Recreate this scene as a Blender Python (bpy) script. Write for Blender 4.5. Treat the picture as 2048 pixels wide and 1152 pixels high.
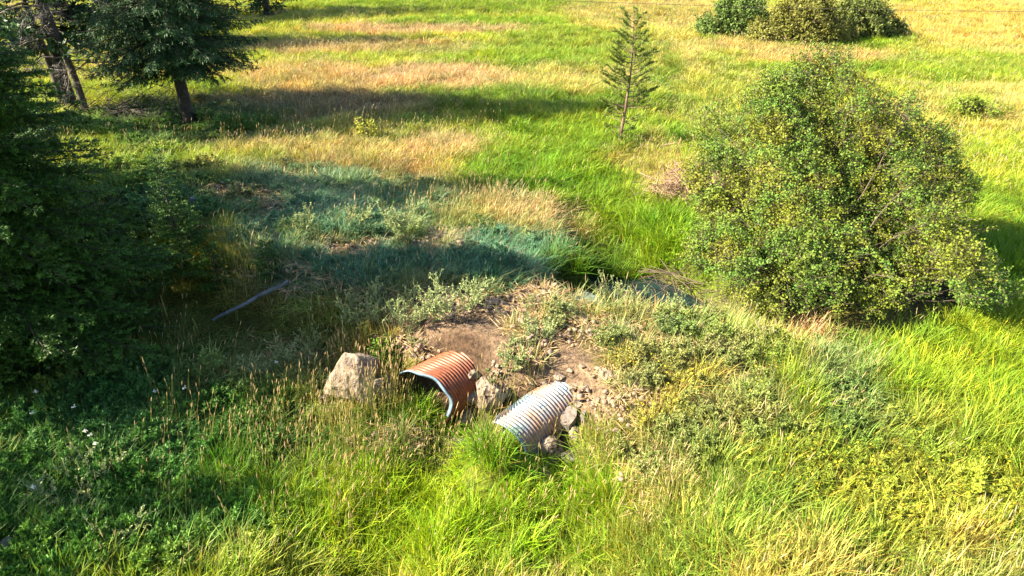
import bpy, math, random
import numpy as np
from mathutils import Vector, Matrix, Euler
for o in list(bpy.data.objects): bpy.data.objects.remove(o)
S = bpy.context.scene
R = math.radians
# ------------------------------------------------------------------ camera, sky, sun, exposure
CAMH, PITCH, FPX = 6.0, 30.0, 1365.33
cam = bpy.data.cameras.new('camera'); cam.lens = 24; cam.sensor_width = 36; cam.clip_end = 2000; cam.clip_start = 0.1
co = bpy.data.objects.new('camera', cam); S.collection.objects.link(co)
co.location = (0, 0, CAMH); co.rotation_euler = (R(90-PITCH), 0, 0); S.camera = co
SUN_EL, SUN_AZ = 35.0, 10.0            # light runs towards +X, turned 7 degrees away from the camera
D = Vector((math.cos(R(SUN_EL))*math.cos(R(SUN_AZ)), math.cos(R(SUN_EL))*math.sin(R(SUN_AZ)), -math.sin(R(SUN_EL))))
sl = bpy.data.lights.new('sun', 'SUN'); sl.energy = 5.0; sl.angle = R(0.5); sl.color = (1.0, 0.88, 0.66)
so = bpy.data.objects.new('sun', sl); S.collection.objects.link(so)
so.rotation_euler = (-D).to_track_quat('Z', 'Y').to_euler(); so.location = (-20, 0, 20)
W = bpy.data.worlds.new('World'); S.world = W; W.use_nodes = True
wn = W.node_tree.nodes; sky = wn.new('ShaderNodeTexSky'); sky.sky_type = 'NISHITA'; sky.sun_disc = False
sky.sun_elevation = R(SUN_EL); sky.sun_rotation = math.atan2(-D.x, -D.y)
W.node_tree.links.new(sky.outputs[0], wn['Background'].inputs[0]); wn['Background'].inputs[1].default_value = 0.075
S.view_settings.view_transform = 'Standard'; S.view_settings.look = 'None'
S.view_settings.exposure = 2.25; S.view_settings.gamma = 1
S.render.engine = 'CYCLES'
S.cycles.max_bounces = 4; S.cycles.diffuse_bounces = 2; S.cycles.transmission_bounces = 2; S.cycles.transparent_max_bounces = 4

rng = np.random.default_rng(7); random.seed(7)
U = lambda a, b, n=None: rng.uniform(a, b, n)
# ------------------------------------------------------------------ noise and layout maths
_T = np.random.default_rng(1).random((256, 256))
def vnoise(x, y):
    x = np.asarray(x, float); y = np.asarray(y, float)
    xi = np.floor(x).astype(int); yi = np.floor(y).astype(int); fx = x-xi; fy = y-yi
    fx = fx*fx*(3-2*fx); fy = fy*fy*(3-2*fy)
    a = _T[xi & 255, yi & 255]; b = _T[(xi+1) & 255, yi & 255]; c = _T[xi & 255, (yi+1) & 255]; d = _T[(xi+1) & 255, (yi+1) & 255]
    return (a*(1-fx)+b*fx)*(1-fy)+(c*(1-fx)+d*fx)*fy
def fbm(x, y, o=4):
    s = 0; a = .5; f = 1
    for i in range(o): s = s+a*vnoise(x*f+i*17.3, y*f+i*9.1); a *= .5; f *= 2.03
    return s/(1-.5**o)
def sm(a, b, x): t = np.clip((np.asarray(x, float)-a)/(b-a), 0, 1); return t*t*(3-2*t)
TP = np.array([1.75, 8.77]); TD = np.array([.826, -.564]); TN = np.array([.564, .826])
CH_FAR = [(1.6, 10.9), (2.6, 10.6), (3.0, 11.3), (2.2, 12.6), (1.7, 14.2), (2.2, 15.8), (3.7, 18.0), (4.8, 21.0), (6.6, 25.5), (6.0, 31), (8, 40), (8, 60)]
CH_NEAR = [(-0.9, 7.6), (-1.1, 6.9), (-1.5, 6.0), (-1.75, 5.0), (-1.7, 4.2), (-1.9, 2), (-3, -3)]
def pdist(x, y, P):
    best = np.full(np.shape(x), 1e9)
    for (ax, ay), (bx, by) in zip(P[:-1], P[1:]):
        dx, dy = bx-ax, by-ay; t = np.clip(((x-ax)*dx+(y-ay)*dy)/(dx*dx+dy*dy), 0, 1)
        best = np.minimum(best, np.hypot(x-ax-t*dx, y-ay-t*dy))
    return best
def H(x, y):
    x = np.asarray(x, float); y = np.asarray(y, float)
    s = (x-TP[0])*TN[0]+(y-TP[1])*TN[1]; t = (x-TP[0])*TD[0]+(y-TP[1])*TD[1]
    wob = (fbm(x*.9, y*.9, 3)-.5)*.35
    lown = -1.15+1.12*sm(.35, 2.2, x+.15*(y-6.5)) + .45*sm(-4, -9, x)
    lown = lown + .35*sm(6.6, 5.0, y)*sm(-1.9, -3.4, x)
    start = -1.15+.30*np.exp(-(((x-.75)/.55)**2+((y-7.85)/.6)**2))
    lown = lown+.25*np.exp(-(((x+2.5)/.9)**2+((y-8.4)/.7)**2))
    lown = lown+.22*np.exp(-(((x+1.5)/.6)**2+((y-7.5)/.4)**2))+.45*np.exp(-(((x+.45)/.25)**2+((y-7.25)/.3)**2))
    lown = lown+.62*np.exp(-(((x+.2)/.6)**2+((y-6.75)/.42)**2))
    near = sm(start-1.15, start+.1, s+wob)
    zf = -.3-.25*sm(0, 8, s)*sm(-6, 2, x)
    cd = pdist(x, y, CH_FAR)
    far = sm(1.9, .8, s+wob*.6)
    z = np.where(s < 0, lown+(0.05-lown)*near, zf+(0.05-zf)*far)
    w = .75+.4*fbm(x*.5, y*.5, 2)
    z = z-np.where(s > .6, (.70*sm(16, 11, y)+.18)*sm(w+.35, w-.35, cd), 0)
    nd = pdist(x, y, CH_NEAR)
    z = z-.2*sm(.7, .15, nd)*sm(-1.6, -2.2, s)
    z = z+(fbm(x*1.6+5, y*1.6, 4)-.5)*.16+(fbm(x*.25, y*.25+7, 3)-.5)*.3*sm(12, 25, y)
    return z
cp, sp_ = math.cos(R(PITCH)), math.sin(R(PITCH))
def ray(px, py):
    u = (px-1024)/FPX; v = (576-py)/FPX
    return np.array([u, cp+v*sp_, -sp_+v*cp])
def at(px, py, z=None):               # photo pixel -> point on the terrain (or at height z)
    d = ray(px, py)
    if z is not None: return np.array([0, 0, CAMH])+d*((z-CAMH)/d[2])
    zt = -.3
    for _ in range(14): k = (CAMH-zt)/-d[2]; zt = zt*.4+.6*float(H(d[0]*k, d[1]*k))
    return np.array([d[0]*k, d[1]*k, float(H(d[0]*k, d[1]*k))])
def at_many(px, py):
    u = (px-1024)/FPX; v = (576-py)/FPX; d = np.stack([u, cp+v*sp_, -sp_+v*cp]); zt = np.full(len(px), -.3)
    for _ in range(14): k = (CAMH-zt)/-d[2]; zt = zt*.4+.6*H(d[0]*k, d[1]*k)
    return np.stack([d[0]*k, d[1]*k, H(d[0]*k, d[1]*k)], 1)
def atY(px, py, y):                   # photo pixel -> point at ground distance y
    d = ray(px, py); return np.array([0, 0, CAMH])+d*(y/d[1])
def proj(x, y, z):
    zc = z-CAMH; dep = y*cp-zc*sp_; v = y*sp_+zc*cp; dep = np.maximum(dep, .1)
    return 1024+FPX*x/dep, 576-FPX*v/dep
# ------------------------------------------------------------------ mesh helpers
class MB:
    def __init__(s): s.v = []; s.f4 = []; s.f3 = []; s.c = []; s.n = 0; s.m4 = []; s.m3 = []
    def add(s, v, f4=None, f3=None, col=(1, 1, 1), mi=0):
        v = np.asarray(v, float).reshape(-1, 3); s.v.append(v)
        c = np.asarray(col, float)
        if c.ndim == 1: c = np.tile(c, (len(v), 1))
        s.c.append(c)
        if f4 is not None and len(f4): s.f4.append(np.asarray(f4)+s.n); s.m4.append(np.full(len(f4), mi))
        if f3 is not None and len(f3): s.f3.append(np.asarray(f3)+s.n); s.m3.append(np.full(len(f3), mi))
        s.n += len(v)
    def tube(s, P, rad, k=5, col=(1, 1, 1), mi=0, cap=False):
        P = np.asarray(P, float); n = len(P); rad = np.broadcast_to(rad, (n,))
        T = np.gradient(P, axis=0); T /= np.linalg.norm(T, axis=1)[:, None]+1e-9
        a = np.array([0, 0, 1.]) if abs(T[:, 2]).mean() < .8 else np.array([1., 0, 0])
        A = np.cross(T, a); A /= np.linalg.norm(A, axis=1)[:, None]+1e-9; B = np.cross(T, A)
        th = np.arange(k)/k*2*np.pi
        V = P[:, None]+rad[:, None, None]*(np.cos(th)[None, :, None]*A[:, None]+np.sin(th)[None, :, None]*B[:, None])
        i = np.arange(n-1)[:, None]*k; j = np.arange(k)[None]; j2 = (j+1) % k
        F = np.stack([i+j, i+j2, i+k+j2, i+k+j], -1).reshape(-1, 4)
        s.add(V, F, None, col, mi)
        if cap:
            for e in (0, n-1):
                c = V[e].mean(0); vv = np.vstack([V[e], c]); s.add(vv, None, [(q, (q+1) % k, k) for q in range(k)], col, mi)
    def leaves(s, p, d, nrm, L, w, col, mi=0):    # rhombic leaves: base, side, tip, side
        p = np.asarray(p); n = len(p)
        d = d/(np.linalg.norm(d, axis=1)[:, None]+1e-9)
        sd = np.cross(d, nrm); sd /= np.linalg.norm(sd, axis=1)[:, None]+1e-9
        L = np.broadcast_to(L, (n,))[:, None]; w = np.broadcast_to(w, (n,))[:, None]
        V = np.stack([p, p+d*L*.45+sd*w*.5, p+d*L, p+d*L*.45-sd*w*.5], 1).reshape(-1, 3)
        F = np.arange(4*n).reshape(-1, 4); c = np.asarray(col)
        if c.ndim == 2: c = np.repeat(c, 4, 0)
        s.add(V, F, None, c, mi)
    def mesh(s, name, mats, smooth=False):
        me = bpy.data.meshes.new(name)
        V = np.concatenate(s.v); C = np.concatenate(s.c)
        f4 = np.concatenate(s.f4) if s.f4 else np.zeros((0, 4), int); f3 = np.concatenate(s.f3) if s.f3 else np.zeros((0, 3), int)
        me.vertices.add(len(V)); me.vertices.foreach_set('co', V.astype(np.float32).ravel())
        me.loops.add(len(f4)*4+len(f3)*3); me.loops.foreach_set('vertex_index', np.concatenate([f4.ravel(), f3.ravel()]).astype(np.int32))
        me.polygons.add(len(f4)+len(f3))
        st = np.concatenate([np.arange(len(f4))*4, len(f4)*4+np.arange(len(f3))*3]).astype(np.int32)
        me.polygons.foreach_set('loop_start', st)
        mi = np.concatenate(s.m4+s.m3) if (s.m4 or s.m3) else np.zeros(0)
        mats = mats if isinstance(mats, (list, tuple)) else [mats]
        for m in mats: me.materials.append(m)
        me.polygons.foreach_set('material_index', mi.astype(np.int32))
        if smooth: me.polygons.foreach_set('use_smooth', np.ones(len(st), bool))
        a = me.attributes.new('vcol', 'FLOAT_COLOR', 'POINT')
        a.data.foreach_set('color', np.hstack([C, np.ones((len(C), 1))]).astype(np.float32).ravel())
        me.update(calc_edges=True); me.validate(); return me
    def build(s, name, mats, parent=None, smooth=False, loc=(0, 0, 0)):
        o = bpy.data.objects.new(name, s.mesh(name, mats, smooth)); S.collection.objects.link(o)
        o.location = loc
        if parent: o.parent = parent
        return o
def tag(o, label=None, cat=None, group=None, kind=None):
    if label: o['label'] = label
    if cat: o['category'] = cat
    if group: o['group'] = group
    if kind: o['kind'] = kind
    return o
def thing(name, label, cat, loc, rz=0, group=None):
    o = bpy.data.objects.new(name, None); S.collection.objects.link(o); o.location = tuple(map(float, loc)); o.rotation_euler = (0, 0, rz)
    o.empty_display_size = .1
    return tag(o, label, cat, group)
# ------------------------------------------------------------------ materials
def mat(name):
    m = bpy.data.materials.new(name); m.use_nodes = True; nt = m.node_tree; nt.nodes.clear()
    out = nt.nodes.new('ShaderNodeOutputMaterial'); return m, nt, out
def N(nt, t, **k):
    n = nt.nodes.new(t)
    for a, b in k.items():
        if a.startswith('i_'): n.inputs[int(a[2:])].default_value = b
        else: setattr(n, a, b)
    return n
def leafmat(name, col=(1, 1, 1), trans=.3, inst=False, rough=.55, spec=.25, tcol=(1.15, 1.05, .5)):
    m, nt, out = mat(name); L = nt.links.new
    a = N(nt, 'ShaderNodeAttribute', attribute_name='vcol')
    mx = N(nt, 'ShaderNodeMix', data_type='RGBA', blend_type='MULTIPLY'); mx.inputs[0].default_value = 1
    L(a.outputs['Color'], mx.inputs[6]); mx.inputs[7].default_value = (*col, 1)
    if inst:
        b = N(nt, 'ShaderNodeAttribute', attribute_name='tint', attribute_type='INSTANCER'); L(b.outputs['Color'], mx.inputs[7])
    p = N(nt, 'ShaderNodeBsdfPrincipled'); p.inputs['Roughness'].default_value = rough; p.inputs['Specular IOR Level'].default_value = spec
    L(mx.outputs[2], p.inputs['Base Color'])
    t = N(nt, 'ShaderNodeBsdfTranslucent'); tm = N(nt, 'ShaderNodeMix', data_type='RGBA', blend_type='MULTIPLY'); tm.inputs[0].default_value = 1
    L(mx.outputs[2], tm.inputs[6]); tm.inputs[7].default_value = (*tcol, 1); L(tm.outputs[2], t.inputs[0])
    ms = N(nt, 'ShaderNodeMixShader'); ms.inputs[0].default_value = trans
    L(p.outputs[0], ms.inputs[1]); L(t.outputs[0], ms.inputs[2]); L(ms.outputs[0], out.inputs[0]); return m
def ramp(nt, stops):
    r = N(nt, 'ShaderNodeValToRGB'); e = r.color_ramp.elements
    while len(e) < len(stops): e.new(.5)
    for i, (p, c) in enumerate(stops): e[i].position = p; e[i].color = (*c, 1)
    return r
def noisemat(name, stops, scale=5, detail=8, rough=.85, bump=.3, bscale=20, dist=.02, coord='Object', spec=.3, pits=None, metal=0):
    m, nt, out = mat(name); L = nt.links.new
    tc = N(nt, 'ShaderNodeTexCoord'); n = N(nt, 'ShaderNodeTexNoise'); n.inputs['Scale'].default_value = scale; n.inputs['Detail'].default_value = detail
    n.inputs['Roughness'].default_value = .65
    L(tc.outputs[coord], n.inputs['Vector']); r = ramp(nt, stops); L(n.outputs[0], r.inputs[0])
    p = N(nt, 'ShaderNodeBsdfPrincipled'); p.inputs['Roughness'].default_value = rough; p.inputs['Specular IOR Level'].default_value = spec; p.inputs['Metallic'].default_value = metal
    c = r.outputs[0]
    if pits:
        v = N(nt, 'ShaderNodeTexNoise'); v.inputs['Scale'].default_value = pits; v.inputs['Detail'].default_value = 3; L(tc.outputs[coord], v.inputs['Vector'])
        rr = ramp(nt, [(.36, (.2, .18, .17)), (.42, (1, 1, 1))]); L(v.outputs[0], rr.inputs[0])
        mx = N(nt, 'ShaderNodeMix', data_type='RGBA', blend_type='MULTIPLY'); mx.inputs[0].default_value = 1
        L(c, mx.inputs[6]); L(rr.outputs[0], mx.inputs[7]); c = mx.outputs[2]
    L(c, p.inputs['Base Color'])
    b = N(nt, 'ShaderNodeTexNoise'); b.inputs['Scale'].default_value = bscale; b.inputs['Detail'].default_value = 8; L(tc.outputs[coord], b.inputs['Vector'])
    bm = N(nt, 'ShaderNodeBump'); bm.inputs['Strength'].default_value = bump; bm.inputs['Distance'].default_value = dist
    L(b.outputs[0], bm.inputs['Height']); L(bm.outputs[0], p.inputs['Normal']); L(p.outputs[0], out.inputs[0]); return m
M_GRASS = leafmat('grass_blades', inst=True, trans=.38)
M_FORB = leafmat('weed_leaves', inst=True, trans=.22, tcol=(1.05, 1, .7))
M_HEAD = leafmat('seed_heads', col=(.46, .36, .19), trans=.3, tcol=(1, 1, .8))
M_STRAW = leafmat('straw', col=(.5, .34, .17), trans=.15, tcol=(1, 1, .8))
M_YEL = leafmat('yellow_petals', col=(.75, .55, .02), trans=.2)
M_WHITE = leafmat('white_petals', col=(.75, .78, .7), trans=.2, tcol=(1, 1, 1))
M_FIR = leafmat('fir_needles', col=(.036, .088, .012), trans=.15, rough=.5)
M_SPRUCE = leafmat('spruce_needles', col=(.022, .06, .018), trans=.1, rough=.55)
M_PINE = leafmat('pine_needles', col=(.13, .18, .03), trans=.15)
M_SHRUB = leafmat('shrub_leaves', col=(.15, .22, .03), trans=.28, rough=.55, spec=.2)
M_BUSH = leafmat('bush_leaves', col=(.15, .19, .04), trans=.25)
M_GREENP = leafmat('green_plant_leaves', col=(.10, .24, .02), trans=.25)
M_SAGE = leafmat('sage_leaves', col=(.27, .32, .13), trans=.15, tcol=(1, 1, .8))
M_BARK = noisemat('bark', [(.3, (.014, .012, .010)), (.7, (.055, .045, .035))], 6, bump=.8, bscale=18, dist=.03)
M_PBARK = noisemat('pine_bark', [(.3, (.08, .05, .035)), (.7, (.24, .16, .11))], 6, bump=.6)
M_DEAD = noisemat('dead_wood', [(.3, (.11, .09, .075)), (.7, (.30, .27, .25))], 5, bump=.4)
M_DARKDEAD = noisemat('dark_dead_wood', [(.3, (.03, .025, .02)), (.7, (.12, .10, .09))], 5, bump=.4)
M_TWIG = noisemat('twig_wood', [(.3, (.05, .036, .025)), (.7, (.16, .12, .085))], 6, bump=.3)
M_THATCH = noisemat('thatch', [(.3, (.12, .07, .045)), (.7, (.40, .27, .18))], 6, bump=.3)
M_LOG = noisemat('weathered_log', [(.3, (.05, .06, .065)), (.7, (.17, .19, .20))], 3, bump=.6, bscale=12)
M_ROCK = noisemat('tan_rock', [(.25, (.05, .042, .038)), (.45, (.17, .13, .10)), (.62, (.30, .235, .17))], 6.5, bump=.8, bscale=16, dist=.05, pits=5.0)
M_ROCKD = noisemat('dark_basalt', [(.3, (.05, .045, .045)), (.7, (.22, .18, .15))], 4, bump=.6, bscale=10, dist=.05)
M_ROCKW = noisemat('pale_rock', [(.3, (.25, .22, .18)), (.6, (.62, .56, .46))], 7, bump=.6, bscale=14, dist=.04)
M_GRAVEL = noisemat('gravel_stone', [(.3, (.10, .08, .07)), (.7, (.36, .25, .17))], 2.5, bump=.4, bscale=14)
# ------------------------------------------------------------------ vegetation map
# L lush, M meadow, D dry, S grey weeds, G bare gravel, F low yellow-flowered, K dark broad weeds
TY = 'LMDSGFK'
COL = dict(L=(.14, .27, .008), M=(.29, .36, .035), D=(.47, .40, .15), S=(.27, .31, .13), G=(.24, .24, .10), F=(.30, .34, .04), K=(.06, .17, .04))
HT = dict(L=.52, M=.44, D=.48, S=.32, G=.12, F=.26, K=.42)
PATCH = [ # cx, cy, rx, ry, type, strength, colour tweak (track weeds carry some shade)
 (900, 60, 420, 40, 'M', .7, None), (820, 60, 230, 12, 'D', 1, (.44, .33, .16)), (760, 100, 300, 14, 'D', .8, (.40, .30, .15)),
 (640, 165, 170, 32, 'D', .85, (.40, .31, .13)), (860, 160, 180, 26, 'D', 1, (.48, .36, .18)), (1120, 165, 160, 28, 'D', .5, None),
 (930, 15, 260, 14, 'L', .9, (.16, .25, .02)), (960, 45, 200, 8, 'L', .8, None), (1150, 100, 180, 40, 'L', .75, (.19, .27, .03)), (1000, 110, 220, 18, 'L', .4, None),
 (1290, 30, 170, 35, 'D', .6, (.42, .33, .12)), (1520, 95, 130, 16, 'D', .75, (.45, .34, .13)), (1650, 120, 150, 18, 'D', .8, (.45, .34, .13)),
 (1930, 50, 260, 48, 'D', .85, (.46, .36, .08)), (1700, 88, 180, 12, 'L', .8, None), (1920, 140, 240, 28, 'L', .7, (.18, .27, .02)), (2000, 250, 160, 30, 'D', .5, (.42, .36, .10)),
 (1950, 215, 60, 18, 'L', .8, None), (1950, 330, 150, 60, 'M', .8, None), (2000, 440, 170, 90, 'L', .85, (.16, .26, .015)), (2000, 560, 160, 90, 'L', 1, (.12, .23, .01)),
 (1400, 180, 130, 80, 'M', .7, (.25, .30, .05)), (1350, 110, 60, 60, 'D', .45, None), (1330, 150, 26, 60, 'L', .9, (.13, .22, .02)), (1330, 270, 60, 30, 'L', .7, None),
 (1000, 205, 330, 20, 'L', .8, (.09, .19, .01)), (620, 215, 260, 26, 'D', .8, (.26, .20, .13)), (350, 260, 220, 50, 'K', .8, None),
 (1130, 290, 160, 60, 'L', .9, (.15, .26, .012)), (900, 255, 120, 25, 'M', .9, None), (740, 285, 130, 30, 'M', 1, (.27, .29, .06)), (560, 295, 200, 24, 'S', .8, (.30, .33, .10)),
 (640, 310, 200, 24, 'D', .6, (.42, .35, .13)), (870, 300, 90, 30, 'D', .85, (.48, .36, .16)), (700, 360, 260, 32, 'D', .85, (.33, .25, .11)), (1050, 360, 160, 50, 'L', 1, (.14, .26, .012)),
 (1200, 400, 90, 60, 'L', .9, None), (1290, 320, 50, 60, 'D', .6, (.40, .35, .09)), (1300, 460, 140, 60, 'L', 1, (.16, .26, .01)), (1420, 500, 80, 60, 'L', .8, None),
 (880, 410, 200, 28, 'D', .7, (.33, .27, .11)), (1060, 430, 100, 30, 'D', .9, (.42, .36, .16)), (1100, 475, 80, 20, 'D', .7, None),
 (560, 400, 350, 55, 'S', .95, (.11, .23, .11)), (300, 400, 160, 80, 'K', .6, None), (440, 395, 90, 25, 'G', .7, None), (640, 450, 200, 40, 'S', .95, (.10, .22, .12)),  # track weeds tinted darker teal to deepen the shade over them
 (860, 530, 330, 75, 'S', 1, (.10, .22, .12)), (700, 478, 90, 16, 'G', 1, None), (880, 475, 90, 14, 'G', .8, None), (520, 430, 60, 15, 'G', .6, None), (860, 560, 60, 14, 'G', .6, None),  # weed colour here holds the same painted teal shade
 (1200, 540, 90, 45, 'L', 1, (.09, .18, .01)), (1380, 570, 100, 40, 'L', .7, None),
 (800, 615, 180, 50, 'S', 1, (.22, .28, .11)), (1070, 590, 90, 28, 'G', 1, None), (960, 655, 190, 62, 'G', 1, None), (1090, 600, 110, 30, 'G', .8, None), (1130, 640, 150, 40, 'S', .45, (.27, .32, .12)),
 (1230, 605, 120, 34, 'S', .7, (.19, .26, .09)), (900, 690, 90, 40, 'G', 1, None), (1060, 700, 75, 36, 'S', .45, (.24, .30, .11)), (1260, 685, 170, 40, 'G', 1, None),
 (1160, 745, 180, 55, 'G', 1, None), (990, 750, 80, 50, 'G', 1, None), (840, 705, 70, 30, 'G', 1, None), (1330, 715, 120, 24, 'S', .4, None), (1400, 640, 120, 45, 'S', .8, (.22, .30, .09)),
 (1310, 695, 190, 30, 'G', .9, None), (1450, 775, 90, 26, 'G', .5, None), (1420, 720, 190, 40, 'S', .9, (.24, .28, .09)), (1350, 790, 150, 50, 'F', .8, (.33, .33, .07)), (1300, 880, 190, 80, 'S', .9, (.26, .29, .09)), (1500, 830, 46, 60, 'G', .75, None), (1560, 890, 40, 26, 'G', .7, None), (1440, 770, 40, 20, 'G', .6, None),
 (1620, 700, 80, 60, 'D', 1, (.46, .32, .16)), (1560, 740, 90, 40, 'M', .5, None), (1760, 740, 170, 80, 'S', .95, (.19, .27, .08)), (1730, 680, 90, 30, 'L', .6, None), (1700, 880, 260, 90, 'S', .7, (.24, .29, .07)),
 (1950, 760, 190, 140, 'L', 1, (.21, .31, .015)), (1750, 1010, 360, 150, 'F', .9, None), (1300, 1060, 240, 120, 'M', .9, (.25, .34, .05)), (1560, 1100, 200, 70, 'L', .5, (.22, .33, .03)), (1250, 960, 110, 50, 'D', .35, (.36, .34, .13)), (1920, 1110, 60, 40, 'D', .5, (.42, .32, .10)),
 (980, 1000, 230, 150, 'L', 1, (.22, .36, .015)), (760, 1010, 240, 150, 'L', 1, (.25, .38, .012)), (600, 1080, 200, 110, 'L', 1, (.23, .35, .012)), (760, 870, 220, 70, 'L', 1, (.10, .21, .012)),
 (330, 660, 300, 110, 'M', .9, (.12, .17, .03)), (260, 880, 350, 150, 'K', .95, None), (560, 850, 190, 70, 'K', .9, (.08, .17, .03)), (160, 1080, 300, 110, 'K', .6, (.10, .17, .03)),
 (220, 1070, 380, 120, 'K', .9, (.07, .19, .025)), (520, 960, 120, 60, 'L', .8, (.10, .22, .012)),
 (580, 720, 110, 45, 'S', 1, (.27, .33, .10)), (660, 690, 60, 40, 'D', .6, (.38, .32, .10)), (480, 770, 90, 30, 'S', .9, (.24, .32, .09)), (880, 880, 80, 22, 'G', .8, None), (950, 850, 60, 20, 'G', .7, None),
]
def vegmap(x, y):
    z = H(x, y); px, py = proj(x, y, z)
    depth = np.hypot(y, 6)
    wx = (fbm(x*.7+3, y*.7, 4)-.5)*2.2; wy = (fbm(x*.7+30, y*.7+11, 4)-.5)*2.2
    px = px+wx*FPX/depth*.9; py = py+wy*FPX/depth*.9*(6/depth)
    n = len(x); Wt = np.zeros((n, 7)); Wt[:, 1] = 1; C = np.tile(np.array(COL['M']), (n, 1))
    big = fbm(x*.18, y*.5+3, 3)
    d = sm(.52, .68, big)[:, None]; C = C*(1-d)+np.array(COL['D'])*d*.5+C*d*.5
    d = sm(.47, .3, big); Wt[:, 0] = d; Wt[:, 1] = 1-d; C = C*(1-d[:, None]*.6)+np.array((.17, .27, .02))*d[:, None]*.6
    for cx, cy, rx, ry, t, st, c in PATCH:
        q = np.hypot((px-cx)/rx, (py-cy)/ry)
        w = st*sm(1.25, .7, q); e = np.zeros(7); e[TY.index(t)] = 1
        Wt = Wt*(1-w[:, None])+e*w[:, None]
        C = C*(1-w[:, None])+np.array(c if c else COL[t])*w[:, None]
    return Wt, C, z
# ------------------------------------------------------------------ ground
def axis(lo, hi, a, b, st, g):
    v = list(np.arange(a, b, st)); s = st
    while v[-1] < hi: s *= g; v.append(v[-1]+s)
    s = st; w = [v[0]]
    while w[-1] > lo: s *= g; w.append(w[-1]-s)
    return np.array(w[::-1][:-1]+v)
gx = axis(-400, 400, -7, 7, .08, 1.07); gy = axis(-60, 700, 3, 14, .08, 1.06)
GX, GY = np.meshgrid(gx, gy); fx_, fy_ = GX.ravel(), GY.ravel()
Wt, Cg, Zg = vegmap(fx_, fy_)
b = MB(); nx, ny = len(gx), len(gy); i = np.arange(ny-1)[:, None]*nx+np.arange(nx-1)[None]
F = np.stack([i, i+1, i+nx+1, i+nx], -1).reshape(-1, 4)
bare = np.clip(Wt[:, 4]+.22*Wt[:, 3], 0, 1)
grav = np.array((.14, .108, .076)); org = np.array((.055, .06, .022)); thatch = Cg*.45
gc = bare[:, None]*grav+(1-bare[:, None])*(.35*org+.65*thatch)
wet = sm(1.0, .4, pdist(fx_, fy_, CH_FAR))*sm(18, 12, fy_)*((fx_-TP[0])*TN[0]+(fy_-TP[1])*TN[1] > .5)
mouth_shade = sm(.85, .5, np.minimum(np.hypot(fx_+1.0, fy_-8.4), np.hypot(fx_-.1, fy_-7.4)))[:, None]; gc = gc*(1-mouth_shade)+np.array((.06, .042, .028))*mouth_shade  # wet brown floor at the pipe mouths, darkened to paint the shade inside
gc = gc*(1-wet[:, None])+np.array((.05, .035, .022))*wet[:, None]
b.add(np.stack([fx_, fy_, Zg], 1), F, None, gc)
m, nt, out = mat('ground'); L_ = nt.links.new
a = N(nt, 'ShaderNodeAttribute', attribute_name='vcol'); tc = N(nt, 'ShaderNodeTexCoord')
n1 = N(nt, 'ShaderNodeTexNoise'); n1.inputs['Scale'].default_value = 14; n1.inputs['Detail'].default_value = 10; n1.inputs['Roughness'].default_value = .7
L_(tc.outputs['Object'], n1.inputs['Vector']); r1 = ramp(nt, [(.34, (.3, .28, .28)), (.5, (.95, .9, .86)), (.66, (1.6, 1.5, 1.4))]); L_(n1.outputs[0], r1.inputs[0])
n2 = N(nt, 'ShaderNodeTexVoronoi'); n2.inputs['Scale'].default_value = 34; L_(tc.outputs['Object'], n2.inputs['Vector'])
r2 = ramp(nt, [(0, (.75, .72, .72)), (1, (1.25, 1.15, 1.05))]); L_(n2.outputs['Color'], r2.inputs[0])
mx = N(nt, 'ShaderNodeMix', data_type='RGBA', blend_type='MULTIPLY'); mx.inputs[0].default_value = 1; L_(a.outputs['Color'], mx.inputs[6]); L_(r1.outputs[0], mx.inputs[7])
mx2 = N(nt, 'ShaderNodeMix', data_type='RGBA', blend_type='MULTIPLY'); mx2.inputs[0].default_value = 1; L_(mx.outputs[2], mx2.inputs[6]); L_(r2.outputs[0], mx2.inputs[7])
p = N(nt, 'ShaderNodeBsdfPrincipled'); p.inputs['Roughness'].default_value = .95; p.inputs['Specular IOR Level'].default_value = .15; L_(mx2.outputs[2], p.inputs['Base Color'])
bm = N(nt, 'ShaderNodeBump'); bm.inputs['Strength'].default_value = .8; bm.inputs['Distance'].default_value = .03; L_(n1.outputs[0], bm.inputs['Height'])
bm2 = N(nt, 'ShaderNodeBump'); bm2.inputs['Strength'].default_value = .5; bm2.inputs['Distance'].default_value = .015; bm2.invert = True; L_(n2.outputs['Distance'], bm2.inputs['Height'])
L_(bm.outputs[0], bm2.inputs['Normal']); L_(bm2.outputs[0], p.inputs['Normal']); L_(p.outputs[0], out.inputs[0])
tag(b.build('ground', m, smooth=True), kind='structure')
# water in the far ditch
m, nt, out = mat('dark_water'); p = N(nt, 'ShaderNodeBsdfPrincipled'); p.inputs['Base Color'].default_value = (.012, .03, .035, 1); p.inputs['Roughness'].default_value = .06
tc = N(nt, 'ShaderNodeTexCoord'); n1 = N(nt, 'ShaderNodeTexNoise'); n1.inputs['Scale'].default_value = 6; nt.links.new(tc.outputs['Object'], n1.inputs['Vector'])
bm = N(nt, 'ShaderNodeBump'); bm.inputs['Strength'].default_value = .12; bm.inputs['Distance'].default_value = .02
nt.links.new(n1.outputs[0], bm.inputs['Height']); nt.links.new(bm.outputs[0], p.inputs['Normal']); nt.links.new(p.outputs[0], out.inputs[0])
b = MB(); CF = np.array(CH_FAR[:8]); q = np.array([[1.3, 10.6], *CF[1:]])
T = np.gradient(q, axis=0); T /= np.linalg.norm(T, axis=1)[:, None]; Nn = np.stack([-T[:, 1], T[:, 0]], 1)
WZ = -1.02
cols = 6; V = []
for k in range(len(q)):
    for j in range(cols): w = (j/(cols-1)-.5)*2*.95; V.append((*(q[k]+Nn[k]*w), WZ))
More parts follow.
